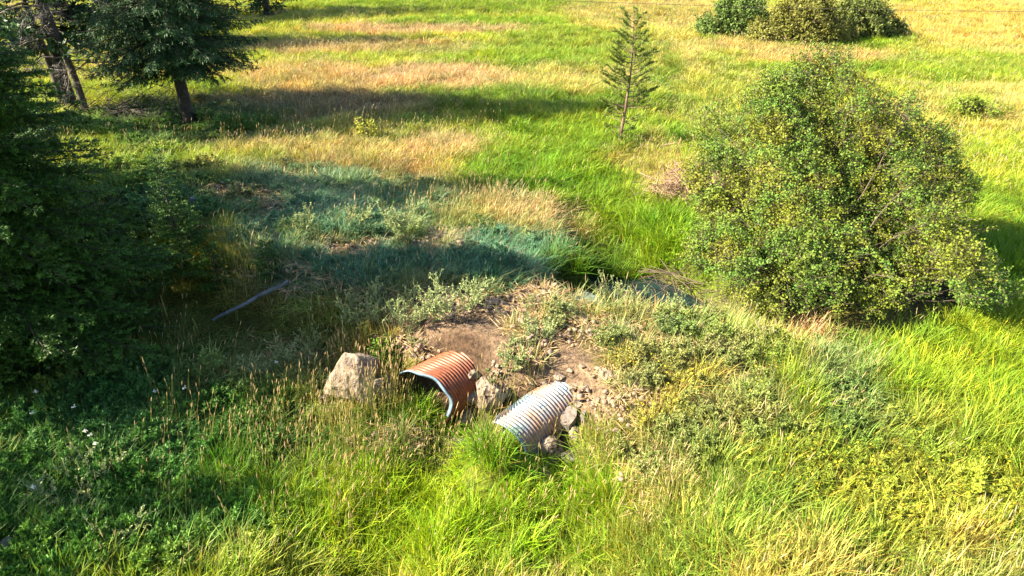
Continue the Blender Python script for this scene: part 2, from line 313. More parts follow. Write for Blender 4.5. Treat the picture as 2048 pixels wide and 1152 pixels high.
F = [(k*cols+j, k*cols+j+1, (k+1)*cols+j+1, (k+1)*cols+j) for k in range(len(q)-1) for j in range(cols-1)]
b.add(V, F); tag(b.build('stream_water', m), kind='structure')
# ------------------------------------------------------------------ tuft meshes for the ground cover
def unit(v): return v/(np.linalg.norm(v, axis=-1, keepdims=True)+1e-9)
def blades(mb, n, R0, h, w, lean, col, cv=.25, mi=0, seg=3, droop=.6, wind=.02):
    a = U(0, 6.283, n); r = R0*np.sqrt(U(0, 1, n)); base = np.stack([r*np.cos(a), r*np.sin(a), np.full(n, -.03)], 1)
    az = a+rng.normal(0, .9, n); hh = h*U(.5, 1.1, n); le = lean*np.abs(rng.normal(.5, .5, n))+.05
    out = np.stack([np.cos(az), np.sin(az), 0*az], 1); side = np.stack([-np.sin(az+U(-.9, .9, n)), np.cos(az), 0*az], 1); side = unit(side)
    ww = w*U(.6, 1.3, n); Vs = []
    for k in range(seg+1):
        t = k/seg
        p = base+np.array([0, 0, 1.])*(hh*(t-.28*droop*le*t**3))[:, None]+out*(hh*le*t**1.8)[:, None]+np.array([1., .2, 0])*(wind*hh*t*t)[:, None]
        wt = ww*(1-t)**.6*(.75+.5*t) if k < seg else ww*0
        if k < seg: Vs += [p-side*wt[:, None]*.5, p+side*wt[:, None]*.5]
        else: Vs += [p]
    V = np.stack(Vs, 1); nv = V.shape[1]
    f4 = np.array([(2*k, 2*k+1, 2*k+3, 2*k+2) for k in range(seg-1)]); f3 = np.array([(2*seg-2, 2*seg-1, 2*seg)])
    off = (np.arange(n)*nv)[:, None, None]
    c = np.asarray(col)*(1+rng.normal(0, cv, (n, 1)))*(1+rng.normal(0, cv*.3, (n, 3)))
    dry = U(0, 1, n) < .1; c[dry] = c[dry]*np.array([1.9, 1.25, 1.6])
    mb.add(V.reshape(-1, 3), (f4[None]+off).reshape(-1, 4), (f3[None]+off).reshape(-1, 3), np.clip(np.repeat(c, nv, 0), .1, 2.5), mi)
def stems(mb, n, R0, h, lean, headL, headW, mi_s, mi_h, col=(1, 1, 1), hcol=(1, 1, 1), sw=.004, wind=.12):
    for i in range(n):
        a, r = U(0, 6.28), R0*math.sqrt(U(0, 1)); b0 = np.array([r*math.cos(a), r*math.sin(a), -.02]); hh = h*U(.7, 1.15); az = U(0, 6.28); le = lean*U(.1, 1)
        t = np.linspace(0, 1, 5)[:, None]
        P = b0+np.array([0, 0, hh])*t+np.array([math.cos(az), math.sin(az), -.2*le])*le*hh*t**2+np.array([wind*hh, 0, 0])*t**2
        cc = np.array(col)*U(.7, 1.25)
        mb.tube(P, sw*(1-.4*t[:, 0]), 3, cc, mi_s)
        d = unit(P[-1]-P[-2]); L = headL*U(.7, 1.2); q = np.linspace(0, 1, 5)
        mb.tube(P[-1]+d*L*q[:, None], headW*np.array([.35, 1, 1, .75, .1]), 5, np.array(hcol)*U(.75, 1.2), mi_h)
def forb(mb, n, R0, h, leafL, leafW, per, col, mi=0, branch=4, up=.5):
    for i in range(n):
        a, r = U(0, 6.28), R0*math.sqrt(U(0, 1)); b0 = np.array([r*math.cos(a), r*math.sin(a), -.02]); hh = h*U(.6, 1.1)
        tip = b0+np.array([U(-.25, .35)*hh, U(-.25, .25)*hh, hh]); t = np.linspace(0, 1, 4)[:, None]
        ax = [b0+(tip-b0)*t]
        for k in range(branch):
            s = U(.25, .85); o = b0+(tip-b0)*s; d = np.array([*rng.normal(0, 1, 2), 0]); d = unit(d)*.7+np.array([0, 0, .8])
            ax.append(o+unit(d)*hh*(1-s*.6)*.45*t)
        for P in ax:
            mb.tube(P, [.004, .003, .0025, .002], 3, np.array(col)*.8, mi)
            k = per; s = U(.1, 1, k); p0 = P[0]+(P[-1]-P[0])*s[:, None]
            d = unit(rng.normal(0, 1, (k, 3))+np.array([0, 0, up])+unit(P[-1]-P[0])*.6)
            mb.leaves(p0, d, unit(rng.normal(0, 1, (k, 3))+[0, 0, 1]), leafL*U(.6, 1.2, k), leafW*U(.7, 1.2, k), np.asarray(col)*(1+rng.normal(0, .18, (k, 1))), mi)
hid = {}
def variants(key, fn, mats, k=4):
    c = bpy.data.collections.new(key); 
    for i in range(k):
        mb = MB(); fn(mb); o = bpy.data.objects.new(key+'_tuft', mb.mesh(key+'_tuft', mats)); c.objects.link(o)
    hid[key] = (c, k)
W1 = (1, 1, 1)
variants('lush', lambda mb: blades(mb, 58, .17, .55, .0165, .8, W1, .28, seg=4, wind=.03), [M_GRASS], 5)
variants('fine', lambda mb: blades(mb, 70, .2, .45, .0145, .8, W1, .3), [M_GRASS], 5)
variants('wisp', lambda mb: (blades(mb, 30, .2, .36, .012, .8, W1, .3), stems(mb, 5, .2, .5, .22, .13, .0055, 0, 1, sw=.003)), [M_GRASS, M_HEAD], 4)
variants('timothy', lambda mb: (blades(mb, 8, .14, .45, .015, .6, W1, .3), stems(mb, 4, .2, .75, .16, .09, .0062, 0, 1, (1, 1, 1), (1.05, .97, .95), sw=.003)), [M_GRASS, M_HEAD], 5)
variants('sage', lambda mb: (forb(mb, 7, .15, .34, .045, .014, 34, W1, 0, 6, 1.3), blades(mb, 12, .2, .28, .010, .6, W1, .3)), [M_FORB], 5)
variants('broad', lambda mb: (forb(mb, 9, .18, .40, .06, .022, 36, W1, 0, 6, .6), blades(mb, 22, .2, .5, .014, .7, W1, .3)), [M_FORB], 4)
def _flow(mb):
    forb(mb, 8, .18, .25, .032, .011, 40, W1, 0, 5, 1.0); blades(mb, 20, .2, .28, .011, .7, W1, .3); k = 4
    mb.leaves(np.stack([U(-.2, .25, k), U(-.2, .2, k), U(.2, .3, k)], 1), unit(rng.normal(0, 1, (k, 3))), unit(rng.normal(0, .3, (k, 3))+[0, 0, 1]), .028, .028, (1, 1, 1), 1)
variants('flowery', _flow, [M_FORB, M_YEL], 4)
def _straw(mb):
    k = 34; p = np.stack([U(-.25, .25, k), U(-.25, .25, k), U(.0, .06, k)], 1); a = U(0, 6.28, k)
    d = np.stack([np.cos(a), np.sin(a), U(-.15, .3, k)], 1); mb.leaves(p, d, unit(rng.normal(0, .5, (k, 3))+[0, 0, 1]), U(.1, .3, k), .011, np.ones((k, 3))*U(.5, 1.3, (k, 1)))
variants('straw', _straw, [M_STRAW], 4)
def rock_mesh(seed, sub=3, cuts=9, rough=.12, sc=(1, 1, 1)):
    import bmesh
    r = np.random.default_rng(seed); bm_ = bmesh.new(); bmesh.ops.create_icosphere(bm_, subdivisions=sub, radius=1)
    V = np.array([v.co[:] for v in bm_.verts]); F3 = np.array([[v.index for v in f.verts] for f in bm_.faces]); bm_.free()
    for k in range(cuts):
        n = unit(r.normal(0, 1, 3)); d = r.uniform(.42, .8); q = V@n; V = V-np.outer(np.maximum(q-d, 0), n)*.97
    nn = fbm(V[:, 0]*1.7+seed+V[:, 2]*1.3+20, V[:, 1]*1.7+V[:, 2]*.9+20, 4)-.5
    n2 = fbm(V[:, 0]*5+V[:, 2]*4+40+seed, V[:, 1]*5-V[:, 2]*3+40, 4)-.5
    n3 = fbm(V[:, 0]*11+V[:, 2]*9+80+seed, V[:, 1]*11-V[:, 2]*8+80, 3)-.5
    V = V*(1+rough*2.4*nn+rough*1.3*n2+rough*.6*n3*(sub > 3))[:, None]*np.array(sc); return V, F3
def _grav(mb):
    for k in range(12):
        V, F3 = rock_mesh(int(U(0, 9999)), 1, 5, .15, (1, U(.6, 1), U(.4, .7))); s = U(.35, 1.1)**1.5; a = U(0, 6.28)
        rot = np.array([[math.cos(a), -math.sin(a), 0], [math.sin(a), math.cos(a), 0], [0, 0, 1]])
        mb.add(V@rot.T*s*.06+np.array([U(-.2, .2), U(-.2, .2), .01]), None, F3)
variants('gravel', _grav, [M_GRAVEL], 6)
def variantsW():
    def f(mb):
        P = np.array([[0, 0, 0], [.02, 0, .5], [.05, .02, 1.0]]); mb.tube(P, .006, 3, (.2, .3, .1), 0); k = 26
        a = U(0, 6.28, k); r = .09*np.sqrt(U(0, 1, k)); p = np.stack([.05+r*np.cos(a), .02+r*np.sin(a), 1.0+U(-.01, .02, k)], 1)
        mb.leaves(p, unit(rng.normal(0, 1, (k, 3))*[1, 1, .2]), np.tile([0, 0, 1.], (k, 1)), .045, .04, W1, 1)
    variants('yarrow', f, [M_GRASS, M_WHITE], 2)
variantsW()
# ------------------------------------------------------------------ scatter
def scatter(name, key, P, rot, sc, tint, label, cat):
    c, k = hid[key]; n = len(P)
    me = bpy.data.meshes.new(name); me.vertices.add(n); me.vertices.foreach_set('co', P.astype(np.float32).ravel())
    for an, ty, dat, fld in (('rot', 'FLOAT_VECTOR', rot, 'vector'), ('scl', 'FLOAT_VECTOR', sc, 'vector')):
        me.attributes.new(an, ty, 'POINT').data.foreach_set(fld, dat.astype(np.float32).ravel())
    me.attributes.new('idx', 'INT', 'POINT').data.foreach_set('value', rng.integers(0, k, n).astype(np.int32))
    me.attributes.new('tint', 'FLOAT_COLOR', 'POINT').data.foreach_set('color', np.hstack([tint, np.ones((n, 1))]).astype(np.float32).ravel())
    o = bpy.data.objects.new(name, me); S.collection.objects.link(o)
    g = bpy.data.node_groups.new(name, 'GeometryNodeTree')
    g.interface.new_socket('Geometry', in_out='INPUT', socket_type='NodeSocketGeometry'); g.interface.new_socket('Geometry', in_out='OUTPUT', socket_type='NodeSocketGeometry')
    gi = g.nodes.new('NodeGroupInput'); go = g.nodes.new('NodeGroupOutput'); ip = g.nodes.new('GeometryNodeInstanceOnPoints'); ci = g.nodes.new('GeometryNodeCollectionInfo')
    ci.inputs[0].default_value = c; ci.inputs[1].default_value = True; ci.inputs[2].default_value = True
    def na(nm, ty):
        q = g.nodes.new('GeometryNodeInputNamedAttribute'); q.data_type = ty; q.inputs[0].default_value = nm; return [s for s in q.outputs if s.enabled][0]
    l = g.links.new; l(gi.outputs[0], ip.inputs['Points']); l(ci.outputs[0], ip.inputs['Instance']); ip.inputs['Pick Instance'].default_value = True
    l(na('idx', 'INT'), ip.inputs['Instance Index']); l(na('rot', 'FLOAT_VECTOR'), ip.inputs['Rotation']); l(na('scl', 'FLOAT_VECTOR'), ip.inputs['Scale'])
    l(ip.outputs[0], go.inputs[0])
    md = o.modifiers.new('cover', 'NODES'); md.node_group = g
    return tag(o, label, cat, kind='stuff')
BLOCK = []      # (x, y, r): kept clear of grass; filled by the rocks, pipes and trunks below
LOWER = []      # (x, y, r, f): grass kept short
def cover():
    zones = [(2.0, 8, 46), (8, 13, 38), (13, 20, 22), (20, 32, 12), (32, 50, 7), (50, 90, 2.6)]
    px_, col_, ty_ = [], [], []
    for (y0, y1, dens) in zones:
        X1 = .80*(y1+5)+3.0; area = 2*X1*(y1-y0); n = int(area*dens)
        x = U(-X1, X1, n); y = U(y0, y1, n)
        keep = np.abs(x) < .80*(y+5)+2.0
        x, y = x[keep], y[keep]
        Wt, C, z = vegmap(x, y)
        px_.append(np.stack([x, y, z, np.full(len(x), math.sqrt(40/dens))], 1)); col_.append(C); ty_.append(Wt)
    P = np.concatenate(px_); C = np.concatenate(col_); Wt = np.concatenate(ty_)
    ex = at_many(*np.array([(rng.normal(a, sx), rng.normal(b_, sy)) for a, b_, sx, sy, k in ((815, 838, 26, 8, 16), (790, 820, 22, 10, 12), (985, 885, 26, 10, 14), (1000, 905, 30, 8, 10), (905, 850, 16, 8, 5)) for q in range(k)]).T)
    P = np.concatenate([P, np.hstack([ex, np.ones((len(ex), 1))])]); C = np.concatenate([C, np.tile((.13, .24, .015), (len(ex), 1))]); Wt = np.concatenate([Wt, np.tile((1., 0, 0, 0, 0, 0, 0), (len(ex), 1))])
    x, y, z, ds = P.T; n = len(P)
    cum = np.cumsum(Wt/Wt.sum(1, keepdims=True), 1); t = (U(0, 1, n)[:, None] > cum).sum(1); t = np.minimum(t, 6)
    ok = np.ones(n, bool); hs = np.ones(n)
    for (bx, by, br) in BLOCK: ok &= np.hypot(x-bx, y-by) > br*U(.85, 1.15, n)
    for (bx, by, br, f) in LOWER: hs = np.where(np.hypot(x-bx, y-by) < br, hs*f, hs)
    ok &= ~((t == 3) & (U(0, 1, n) < .3) & (y < 10.3) & (x > -2.5))
    ok[-len(ex):] = True
    wet = (pdist(x, y, CH_FAR) < .98) & (y < 12.6) & (x > 1.2); ok &= ~wet
    hts = np.array([HT[c] for c in TY])[t]
    clump = .7+.6*fbm(x*1.3, y*1.3, 3); hs = hs*clump*.92*(1-.3*sm(9, 16, y))
    dsc = ds**.55
    hue = (fbm(x*2.2+9, y*2.2, 3)-.5)[:, None]*np.array([.55, .15, .2])+(fbm(x*.9+50, y*1.8, 3)-.5)[:, None]*np.array([.7, .35, .5])
    C = np.clip(C*(1+hue)*(1+rng.normal(0, .13, (n, 1))), .005, .9)
    UH = dict(lush=.55, fine=.45, wisp=.48, sage=.34, broad=.40, flowery=.25)
    def go(name, key, mask, hmul, wmul, lab, cat, tint=None, tilt=.08, flat=False):
        mk = mask & ok; k = mk.sum()
        if not k: return
        s = hts[mk]*hs[mk]*hmul/UH.get(key, 1)*U(.8, 1.2, k); wd = dsc[mk]*wmul*U(.85, 1.2, k)
        scl = np.stack([wd, wd, (wd if flat else s)], 1)
        rot = np.stack([rng.normal(0, tilt, k), rng.normal(0, tilt, k), U(0, 6.283, k) if flat else rng.normal(0, 1.1, k)], 1)
        scatter(name, key, P[mk, :3], rot, scl, C[mk] if tint is None else np.tile(tint, (k, 1))*U(.7, 1.3, (k, 1)), lab, cat)
    u = U(0, 1, n); T = lambda s: np.isin(t, [TY.index(c) for c in s])
    go('lush_grass', 'lush', (T('L') & (u < .8)) | (T('K') & (u > .35) & (u < .62)), 1, 1, 'tall lush bright green grass filling the ditches and wet meadow', 'grass')
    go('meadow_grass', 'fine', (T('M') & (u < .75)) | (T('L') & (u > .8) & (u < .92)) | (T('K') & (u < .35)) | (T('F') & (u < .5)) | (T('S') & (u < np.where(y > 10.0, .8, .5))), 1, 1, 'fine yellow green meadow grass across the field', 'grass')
    go('dry_grass', 'fine', T('D') & (u < .62), 1, 1, 'dry tan grass in streaks across the meadow', 'grass')
    go('seeding_grass', 'wisp', (T('D') & (u > .62)) | (T('M') & (u > np.where(y < 9, .9, .75))) | (T('S') & (u > .95)), 1.2, 1, 'thin grass stalks carrying pale tan seed heads in the meadow', 'grass')
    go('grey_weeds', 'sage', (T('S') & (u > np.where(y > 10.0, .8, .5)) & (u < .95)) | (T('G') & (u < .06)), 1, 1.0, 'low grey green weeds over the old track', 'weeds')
    go('broad_weeds', 'broad', T('K') & (u > .62), 1, 1, 'dark green leafy weeds in the shade at lower left', 'weeds')
    go('flowering_weeds', 'flowery', T('F') & (u > .6), 1, 1, 'low weeds with tiny yellow flowers at lower right', 'weeds')
    go('straw_litter', 'straw', T('GSD') & (u > .35) & (y < 26) & (U(0, 1, n) < .8), 1, 1, 'straw and dead grass litter lying on the bare track', 'litter', (1, 1, 1), .05, True)
    go('gravel', 'gravel', (T('G') & (u < .9)) | (T('S') & (u > .8) & (y < 12)), 1, 1, 'loose brown gravel strewn over the culvert embankment', 'gravel', (1, 1, 1), .2, True)
    # stalks with plump heads standing above the near grass
    m_ = []
    for (cx, cy, sx, sy, k) in ((640, 880, 110, 60, 80), (820, 905, 100, 45, 130), (480, 900, 130, 70, 60), (840, 835, 50, 18, 40), (760, 800, 60, 30, 50), (820, 815, 30, 18, 26), (600, 980, 120, 60, 30), (980, 850, 60, 50, 26), (340, 990, 160, 80, 16), (760, 1080, 60, 40, 12),
                            (950, 225, 90, 14, 60), (1060, 215, 60, 12, 30), (640, 270, 160, 10, 50), (440, 300, 90, 8, 24), (1380, 280, 30, 10, 16), (1400, 520, 40, 25, 14), (1000, 440, 90, 20, 30), (850, 380, 120, 25, 40), (330, 620, 160, 70, 36), (660, 560, 120, 60, 30), (1120, 1050, 120, 50, 30), (1270, 980, 90, 60, 24)):
        m_.append(at_many(np.clip(rng.normal(cx, sx, k), -60, 2100), np.clip(rng.normal(cy, sy, k), 8, 1140)))
    m_ = np.concatenate(m_); k = len(m_); m_ = m_[(U(0, 1, k) < .7) & ~((np.hypot(m_[:, 0]-c1[0]+.25, m_[:, 1]-c1[1]+.45) < .55) & (U(0, 1, k) < .8)) & (np.hypot(m_[:, 0]-c1[0]-.4, m_[:, 1]-c1[1]-.4) > .7)]; k = len(m_); h_ = U(.8, 1.2, k)*np.where(m_[:, 1] > 11, .9, 1)
    scatter('timothy_stalks', 'timothy', m_, np.stack([rng.normal(0, .08, k), rng.normal(0, .08, k), rng.normal(0, .6, k)], 1), np.stack([np.full(k, .95), np.full(k, .95), h_], 1), np.tile((.26, .28, .07), (k, 1)), 'upright grass stalks with slim pinkish tan heads above the near grass', 'grass')
    yy = np.array([at(a, b_) for a, b_ in ((95, 845), (165, 870), (75, 888), (320, 842), (182, 930), (200, 925), (100, 1035), (230, 950), (395, 815), (560, 785), (20, 820), (110, 800))]); k = len(yy)
    scatter('white_flowers', 'yarrow', yy, rng.normal(0, .1, (k, 3)), np.stack([np.full(k, .3), np.full(k, .3), U(.5, .62, k)], 1), np.tile((.1, .2, .04), (k, 1)), 'scattered flat white flower heads among the dark weeds at lower left', 'flowers')
# ------------------------------------------------------------------ culverts
AX = np.array([.7071, .7071, 0]); PX = np.array([.7071, -.7071, 0]); UP = np.array([0, 0, 1.])
def rustmat(name, base, rust, near0, near1, inner=False):
    m, nt, out = mat(name); L = nt.links.new; tc = N(nt, 'ShaderNodeTexCoord')
    n = N(nt, 'ShaderNodeTexNoise'); n.inputs['Scale'].default_value = 2.2; n.inputs['Detail'].default_value = 9; L(tc.outputs['Object'], n.inputs['Vector'])
    n3 = N(nt, 'ShaderNodeTexNoise'); n3.inputs['Scale'].default_value = 14; n3.inputs['Detail'].default_value = 8; L(tc.outputs['Object'], n3.inputs['Vector'])
    sx = N(nt, 'ShaderNodeSeparateXYZ'); L(tc.outputs['Object'], sx.inputs[0])
    mr = N(nt, 'ShaderNodeMapRange'); mr.inputs[1].default_value = near0; mr.inputs[2].default_value = near1; mr.inputs[3].default_value = .75; mr.inputs[4].default_value = -.15; L(sx.outputs[0], mr.inputs[0])
    ad = N(nt, 'ShaderNodeMath', operation='ADD'); L(n.outputs[0], ad.inputs[0]); L(mr.outputs[0], ad.inputs[1])
    rr = ramp(nt, [(.5, (0, 0, 0)), (.72, (1, 1, 1))]); L(ad.outputs[0], rr.inputs[0])
    rc = ramp(nt, [(.3, tuple(c*.4 for c in rust)), (.5, rust), (.7, tuple(min(1, c*1.2) for c in rust))]); L(n3.outputs[0], rc.inputs[0])
    bc = ramp(nt, [(.3, tuple(c*.75 for c in base)), (.7, base)]); L(n3.outputs[0], bc.inputs[0])
    mx = N(nt, 'ShaderNodeMix', data_type='RGBA'); L(rr.outputs[0], mx.inputs[0]); L(bc.outputs[0], mx.inputs[6]); L(rc.outputs[0], mx.inputs[7])
    p = N(nt, 'ShaderNodeBsdfPrincipled'); p.inputs['Roughness'].default_value = .5; p.inputs['Specular IOR Level'].default_value = .45; p.inputs['Metallic'].default_value = .1
    L(mx.outputs[2], p.inputs['Base Color']); bm = N(nt, 'ShaderNodeBump'); bm.inputs['Strength'].default_value = .2; bm.inputs['Distance'].default_value = .01
    L(n3.outputs[0], bm.inputs['Height']); L(bm.outputs[0], p.inputs['Normal']); L(p.outputs[0], out.inputs[0]); return m
def culvert(name, label, crown, r, length, pitch, amp, mo, mi_, mr_, flw, tear, slope):
    c0 = np.array(crown)-UP*r
    t = thing(name, label, 'culvert', c0, math.atan2(AX[1], AX[0]))
    def shell(nm, r_, m_, flip, x0, x1, a_):
        b = MB(); ka = 72; na = max(2, int((x1-x0)/pitch*8)); xs = np.linspace(x0, x1, na); th = np.arange(ka)/ka*2*np.pi
        X, TH = np.meshgrid(xs, th, indexing='ij'); rr = r_+a_*np.cos(X/pitch*2*np.pi)
        sk = tear(TH)*np.clip(1-X/.8, 0, 1)                       # skewed / torn mouth
        dent = 1+.035*np.sin(TH*2+.7)*np.clip(1-X/1.2, 0, 1)
        V = np.stack([X+sk, -rr*dent*np.cos(TH), rr*dent*np.sin(TH)+slope*X], -1).reshape(-1, 3)
        i = np.arange(na-1)[:, None]*ka; j = np.arange(ka)[None]; j2 = (j+1) % ka
        F = np.stack([i+j, i+j2, i+ka+j2, i+ka+j], -1).reshape(-1, 4)
        b.add(V, F[:, ::-1] if flip else F); return b.build(nm, m_, t, smooth=True)
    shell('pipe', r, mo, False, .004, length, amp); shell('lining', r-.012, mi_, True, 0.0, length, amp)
    b = MB(); ka = 56; th = np.linspace(-.25, 2.35, ka); rings = []
    dent = 1+.035*np.sin(th*2+.7); sk = tear(th); wv = .5+.5*np.sin(th*1.0+.5)
    for rr, x in ((r+.012, .006), (r+.014, -.010), (r-flw*(.1+.9*sm(-.6, .3, np.cos(th)))*(1+.12*np.sin(th*7)), -.012), (r-flw*(.05+.85*sm(-.6, .3, np.cos(th))), .004)): rings.append(np.stack([x+sk+0*th, -rr*dent*np.cos(th), rr*dent*np.sin(th)], -1))
    V = np.concatenate(rings); i = np.arange(3)[:, None]*ka; j = np.arange(ka-1)[None]; j2 = j+1
    b.add(V, np.stack([i+j, i+j2, i+ka+j2, i+ka+j], -1).reshape(-1, 4)[:, ::-1]); b.build('rim', mr_, t, smooth=False)
    return t
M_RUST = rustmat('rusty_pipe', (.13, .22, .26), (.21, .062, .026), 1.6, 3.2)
M_RLIN = rustmat('pipe_lining', (.05, .09, .11), (.05, .028, .018), .1, .5)  # colour darkened to stand for the shade inside the pipe
M_GALV = rustmat('galvanised_pipe', (.165, .225, .27), (.30, .165, .10), .6, .6)
M_RIM = noisemat('pale_zinc', [(.3, (.08, .15, .21)), (.7, (.24, .33, .40))], 8, rough=.45, bump=.1)
for nd in M_GALV.node_tree.nodes:
    if nd.type == 'MAP_RANGE': nd.inputs[1].default_value = 0; nd.inputs[2].default_value = 4; nd.inputs[3].default_value = .08; nd.inputs[4].default_value = .02
c1 = atY(842, 742, 8.15); c2 = atY(1008, 845, 7.2)
culvert('rusty_culvert', 'large rusty orange corrugated steel culvert pipe beside the big tan boulder', c1, .50, 4.0, .062, .013, M_RUST, M_RLIN, M_RIM, .042,
        lambda T: .12*np.cos(T)+.03*np.sin(3*T)+.02*np.sin(7*T)-.06*np.exp(-((T-2.2)/.4)**2), -.08)
culvert('galvanised_culvert', 'smaller pale grey corrugated culvert pipe with faint orange stains below the gravel bank', c2, .39, 3.8, .058, .012, M_GALV, M_GALV, M_RIM, .012,
        lambda T: .05*np.cos(T)-.05*np.maximum(np.sin(T), 0)+.75*np.clip(-np.cos(T)-.35, 0, 1), .03)
BLOCK += [(c1[0]+AX[0]*s, c1[1]+AX[1]*s, .58) for s in np.arange(.1, 1.3, .2)]+[(c2[0]+AX[0]*s, c2[1]+AX[1]*s, .44) for s in np.arange(.1, 1.7, .2)]
BLOCK += [(c1[0]-.1, c1[1]-.1, .25)]
LOWER += [(c1[0]+.1, c1[1]-.75, .35, .6), (c2[0]+.55, c2[1]-.15, .45, .45), (c2[0]-.75, c2[1]-.1, .5, .35), (c1[0]+.7, c1[1]-.45, .45, .4), (c1[0]-1.1, c1[1]-.3, .6, .5)]
for a_, b_, r_, f_ in ((925, 925, .45, .4), (930, 975, .35, .6), (1090, 950, .4, .45), (1100, 1000, .3, .7), (700, 870, .6, .5), (1100, 880, .4, .4), (1325, 640, .45, .35), (1330, 605, .5, .3), (1180, 575, .3, .5), (1290, 640, .4, .4)): q = at(a_, b_); LOWER.append((q[0], q[1], r_, f_))
# ------------------------------------------------------------------ rocks
def rock(name, label, px, py, size, seed, m_, dz=.3, rz=0, sub=4, group=None, cuts=16, cat='rock', clear=True, z=None):
    p0 = at(px, py) if z is None else at(px, py, z)
    V, F3 = rock_mesh(seed, sub, cuts, .11, size); b = MB(); b.add(V, None, F3)
    o = b.build(name, m_, smooth=False); me = o.data
    me.polygons.foreach_set('use_smooth', np.zeros(len(me.polygons), bool))
    o.location = (p0[0], p0[1], p0[2]+size[2]*dz); o.rotation_euler = (0, 0, rz)
    LOWER.append((p0[0]-.02, p0[1]-size[0]*1.3, size[0]*1.5, .5))
    if clear: BLOCK.append((p0[0], p0[1], max(size[0], size[1])*.85))
    return tag(o, label, cat, group)
rock('boulder', 'big pitted tan boulder left of the rusty culvert mouth', 708, 790, (.60, .52, .84), 11, M_ROCK, .35, .3, 5)
rock('boulder', 'squat dark sided boulder half in grass between the big boulder and the rusty pipe', 768, 798, (.34, .34, .5), 29, M_ROCK, .3, .9, 4)
rock('boulder', 'squared tan boulder standing between the two culvert pipes', 978, 822, (.34, .28, .44), 5, M_ROCK, .45, .2, 5)
rock('rock', 'tan rock wedged against the right side of the grey culvert mouth', 1092, 868, (.30, .24, .34), 8, M_ROCK, .3, .5, 4)
rock('rock', 'dark broken rock behind the tan rock at the grey culvert', 1140, 850, (.18, .18, .24), 41, M_ROCKD, .3, 0, 4)
rock('rock', 'rounded grey brown rock in the grass below the grey culvert', 1108, 918, (.34, .26, .30), 17, M_ROCK, .3, .2, 4)
rock('rock', 'small dark rock at the right end of the rounded rock below the grey culvert', 1140, 918, (.13, .12, .12), 18, M_ROCKD, .3, .2, 4)
rock('rock', 'white flaky rock lying in the ditch below the two pipes', 915, 890, (.24, .16, .11), 23, M_ROCKW, .4, -.3, 4)
rock('rock', 'flat brown rock on the ditch floor under the squared boulder', 935, 835, (.17, .14, .12), 33, M_ROCK, .3, .4, 4)
rock('rock', 'long tan slab pointing up the bank right of the grey culvert', 1167, 786, (.26, .075, .07), 51, M_ROCK, .5, .95, 4)
rock('rock', 'short narrow stone slab beside the upper end of the grey culvert', 1150, 775, (.16, .05, .05), 53, M_ROCK, .6, .9, 3)
rock('rock', 'rounded tan stone on the bank right of the long slab', 1218, 755, (.13, .11, .10), 55, M_ROCK, .3, 0, 4)
rock('rock', 'dark basalt rock in the weeds at the lower left corner', 22, 1112, (.19, .17, .18), 61, M_ROCKD, .4, 0, 4)
for k, (l_, a_, b_, sz, m_) in enumerate((('angular grey rock filling the gap under the right flank of the rusty pipe', 945, 800, (.16, .14, .16), 'D'), ('tan broken rock right behind the squared boulder', 1010, 790, (.17, .13, .14), 'T'),
    ('dark jagged rock above the tan rock at the grey culvert', 1158, 806, (.11, .10, .12), 'D'), ('brown rock low in the grass right of the dark jagged rock', 1150, 868, (.15, .12, .12), 'T'), ('narrow upright grey rock between the dark jagged rock and the weeds', 1168, 842, (.08, .08, .14), 'D'),
    ('flat tan rock lying against the foot of the squared boulder', 1000, 858, (.16, .12, .09), 'T'), ('broken tan rock on the bank over the upper end of the grey culvert', 1120, 755, (.15, .09, .08), 'T'), ('small tan rock at the ditch floor right of the white flaky rock', 962, 885, (.10, .09, .07), 'T'),
    ('brown rock at the left foot of the big pitted boulder', 655, 800, (.16, .13, .13), 'T'), ('wedge of grey rock between the big boulder and the leafy plant', 752, 738, (.17, .11, .14), 'D'), ('reddish clod of earth and stone above the squared boulder', 950, 752, (.17, .11, .09), 'T'),
    ('pale clod of earth beside the upper right edge of the rusty pipe', 925, 722, (.13, .10, .08), 'T'), ('brown rock half sunk below the rounded grey brown rock', 1088, 945, (.14, .12, .09), 'T'))):
    rock('rock', l_, a_, b_, sz, 120+k, M_ROCK if m_ == 'T' else M_ROCKD, .35, U(0, 3), 4)
lab = ['brown stone above the crown of the rusty culvert, leftmost', 'pale stone above the crown of the rusty culvert, middle one', 'dark stone above the crown of the rusty culvert, rightmost',
       'wedge shaped orange stone on the bank between the pipes', 'pale stone on the bank just above the grey culvert', 'flat brown stone touching the upper left side of the grey culvert',
       'lone dark stone on the bare track by the far grey pipe end', 'small black stone on the track right of the lone dark stone', 'pale stone in the grass right of the gravel bank',
       'buff stone low on the slope near the rounded tan stone', 'pinkish stone in the gravel above the grey culvert', 'orange stone in the gravel near the top of the bank', 'grey stone half hidden at the foot of the long slab']
pos = [(828, 712), (845, 718), (862, 714), (1012, 775), (1062, 768), (1092, 768), (1210, 670), (1268, 674), (1520, 735), (1196, 800), (1140, 742), (1165, 735), (1160, 812)]
for k, ((a_, b_), l_) in enumerate(zip(pos, lab)):
    rock('stone', l_, a_, b_, (U(.06, .1), U(.05, .07), U(.04, .06)), 70+k, [M_ROCK, M_ROCKD, M_GRAVEL][(2 if k in (3, 11, 10) else 1 if k in (2, 6, 7) else 0)], .4, U(0, 3), 3, 'loose stones on the culvert embankment', cat='stone', clear=False)
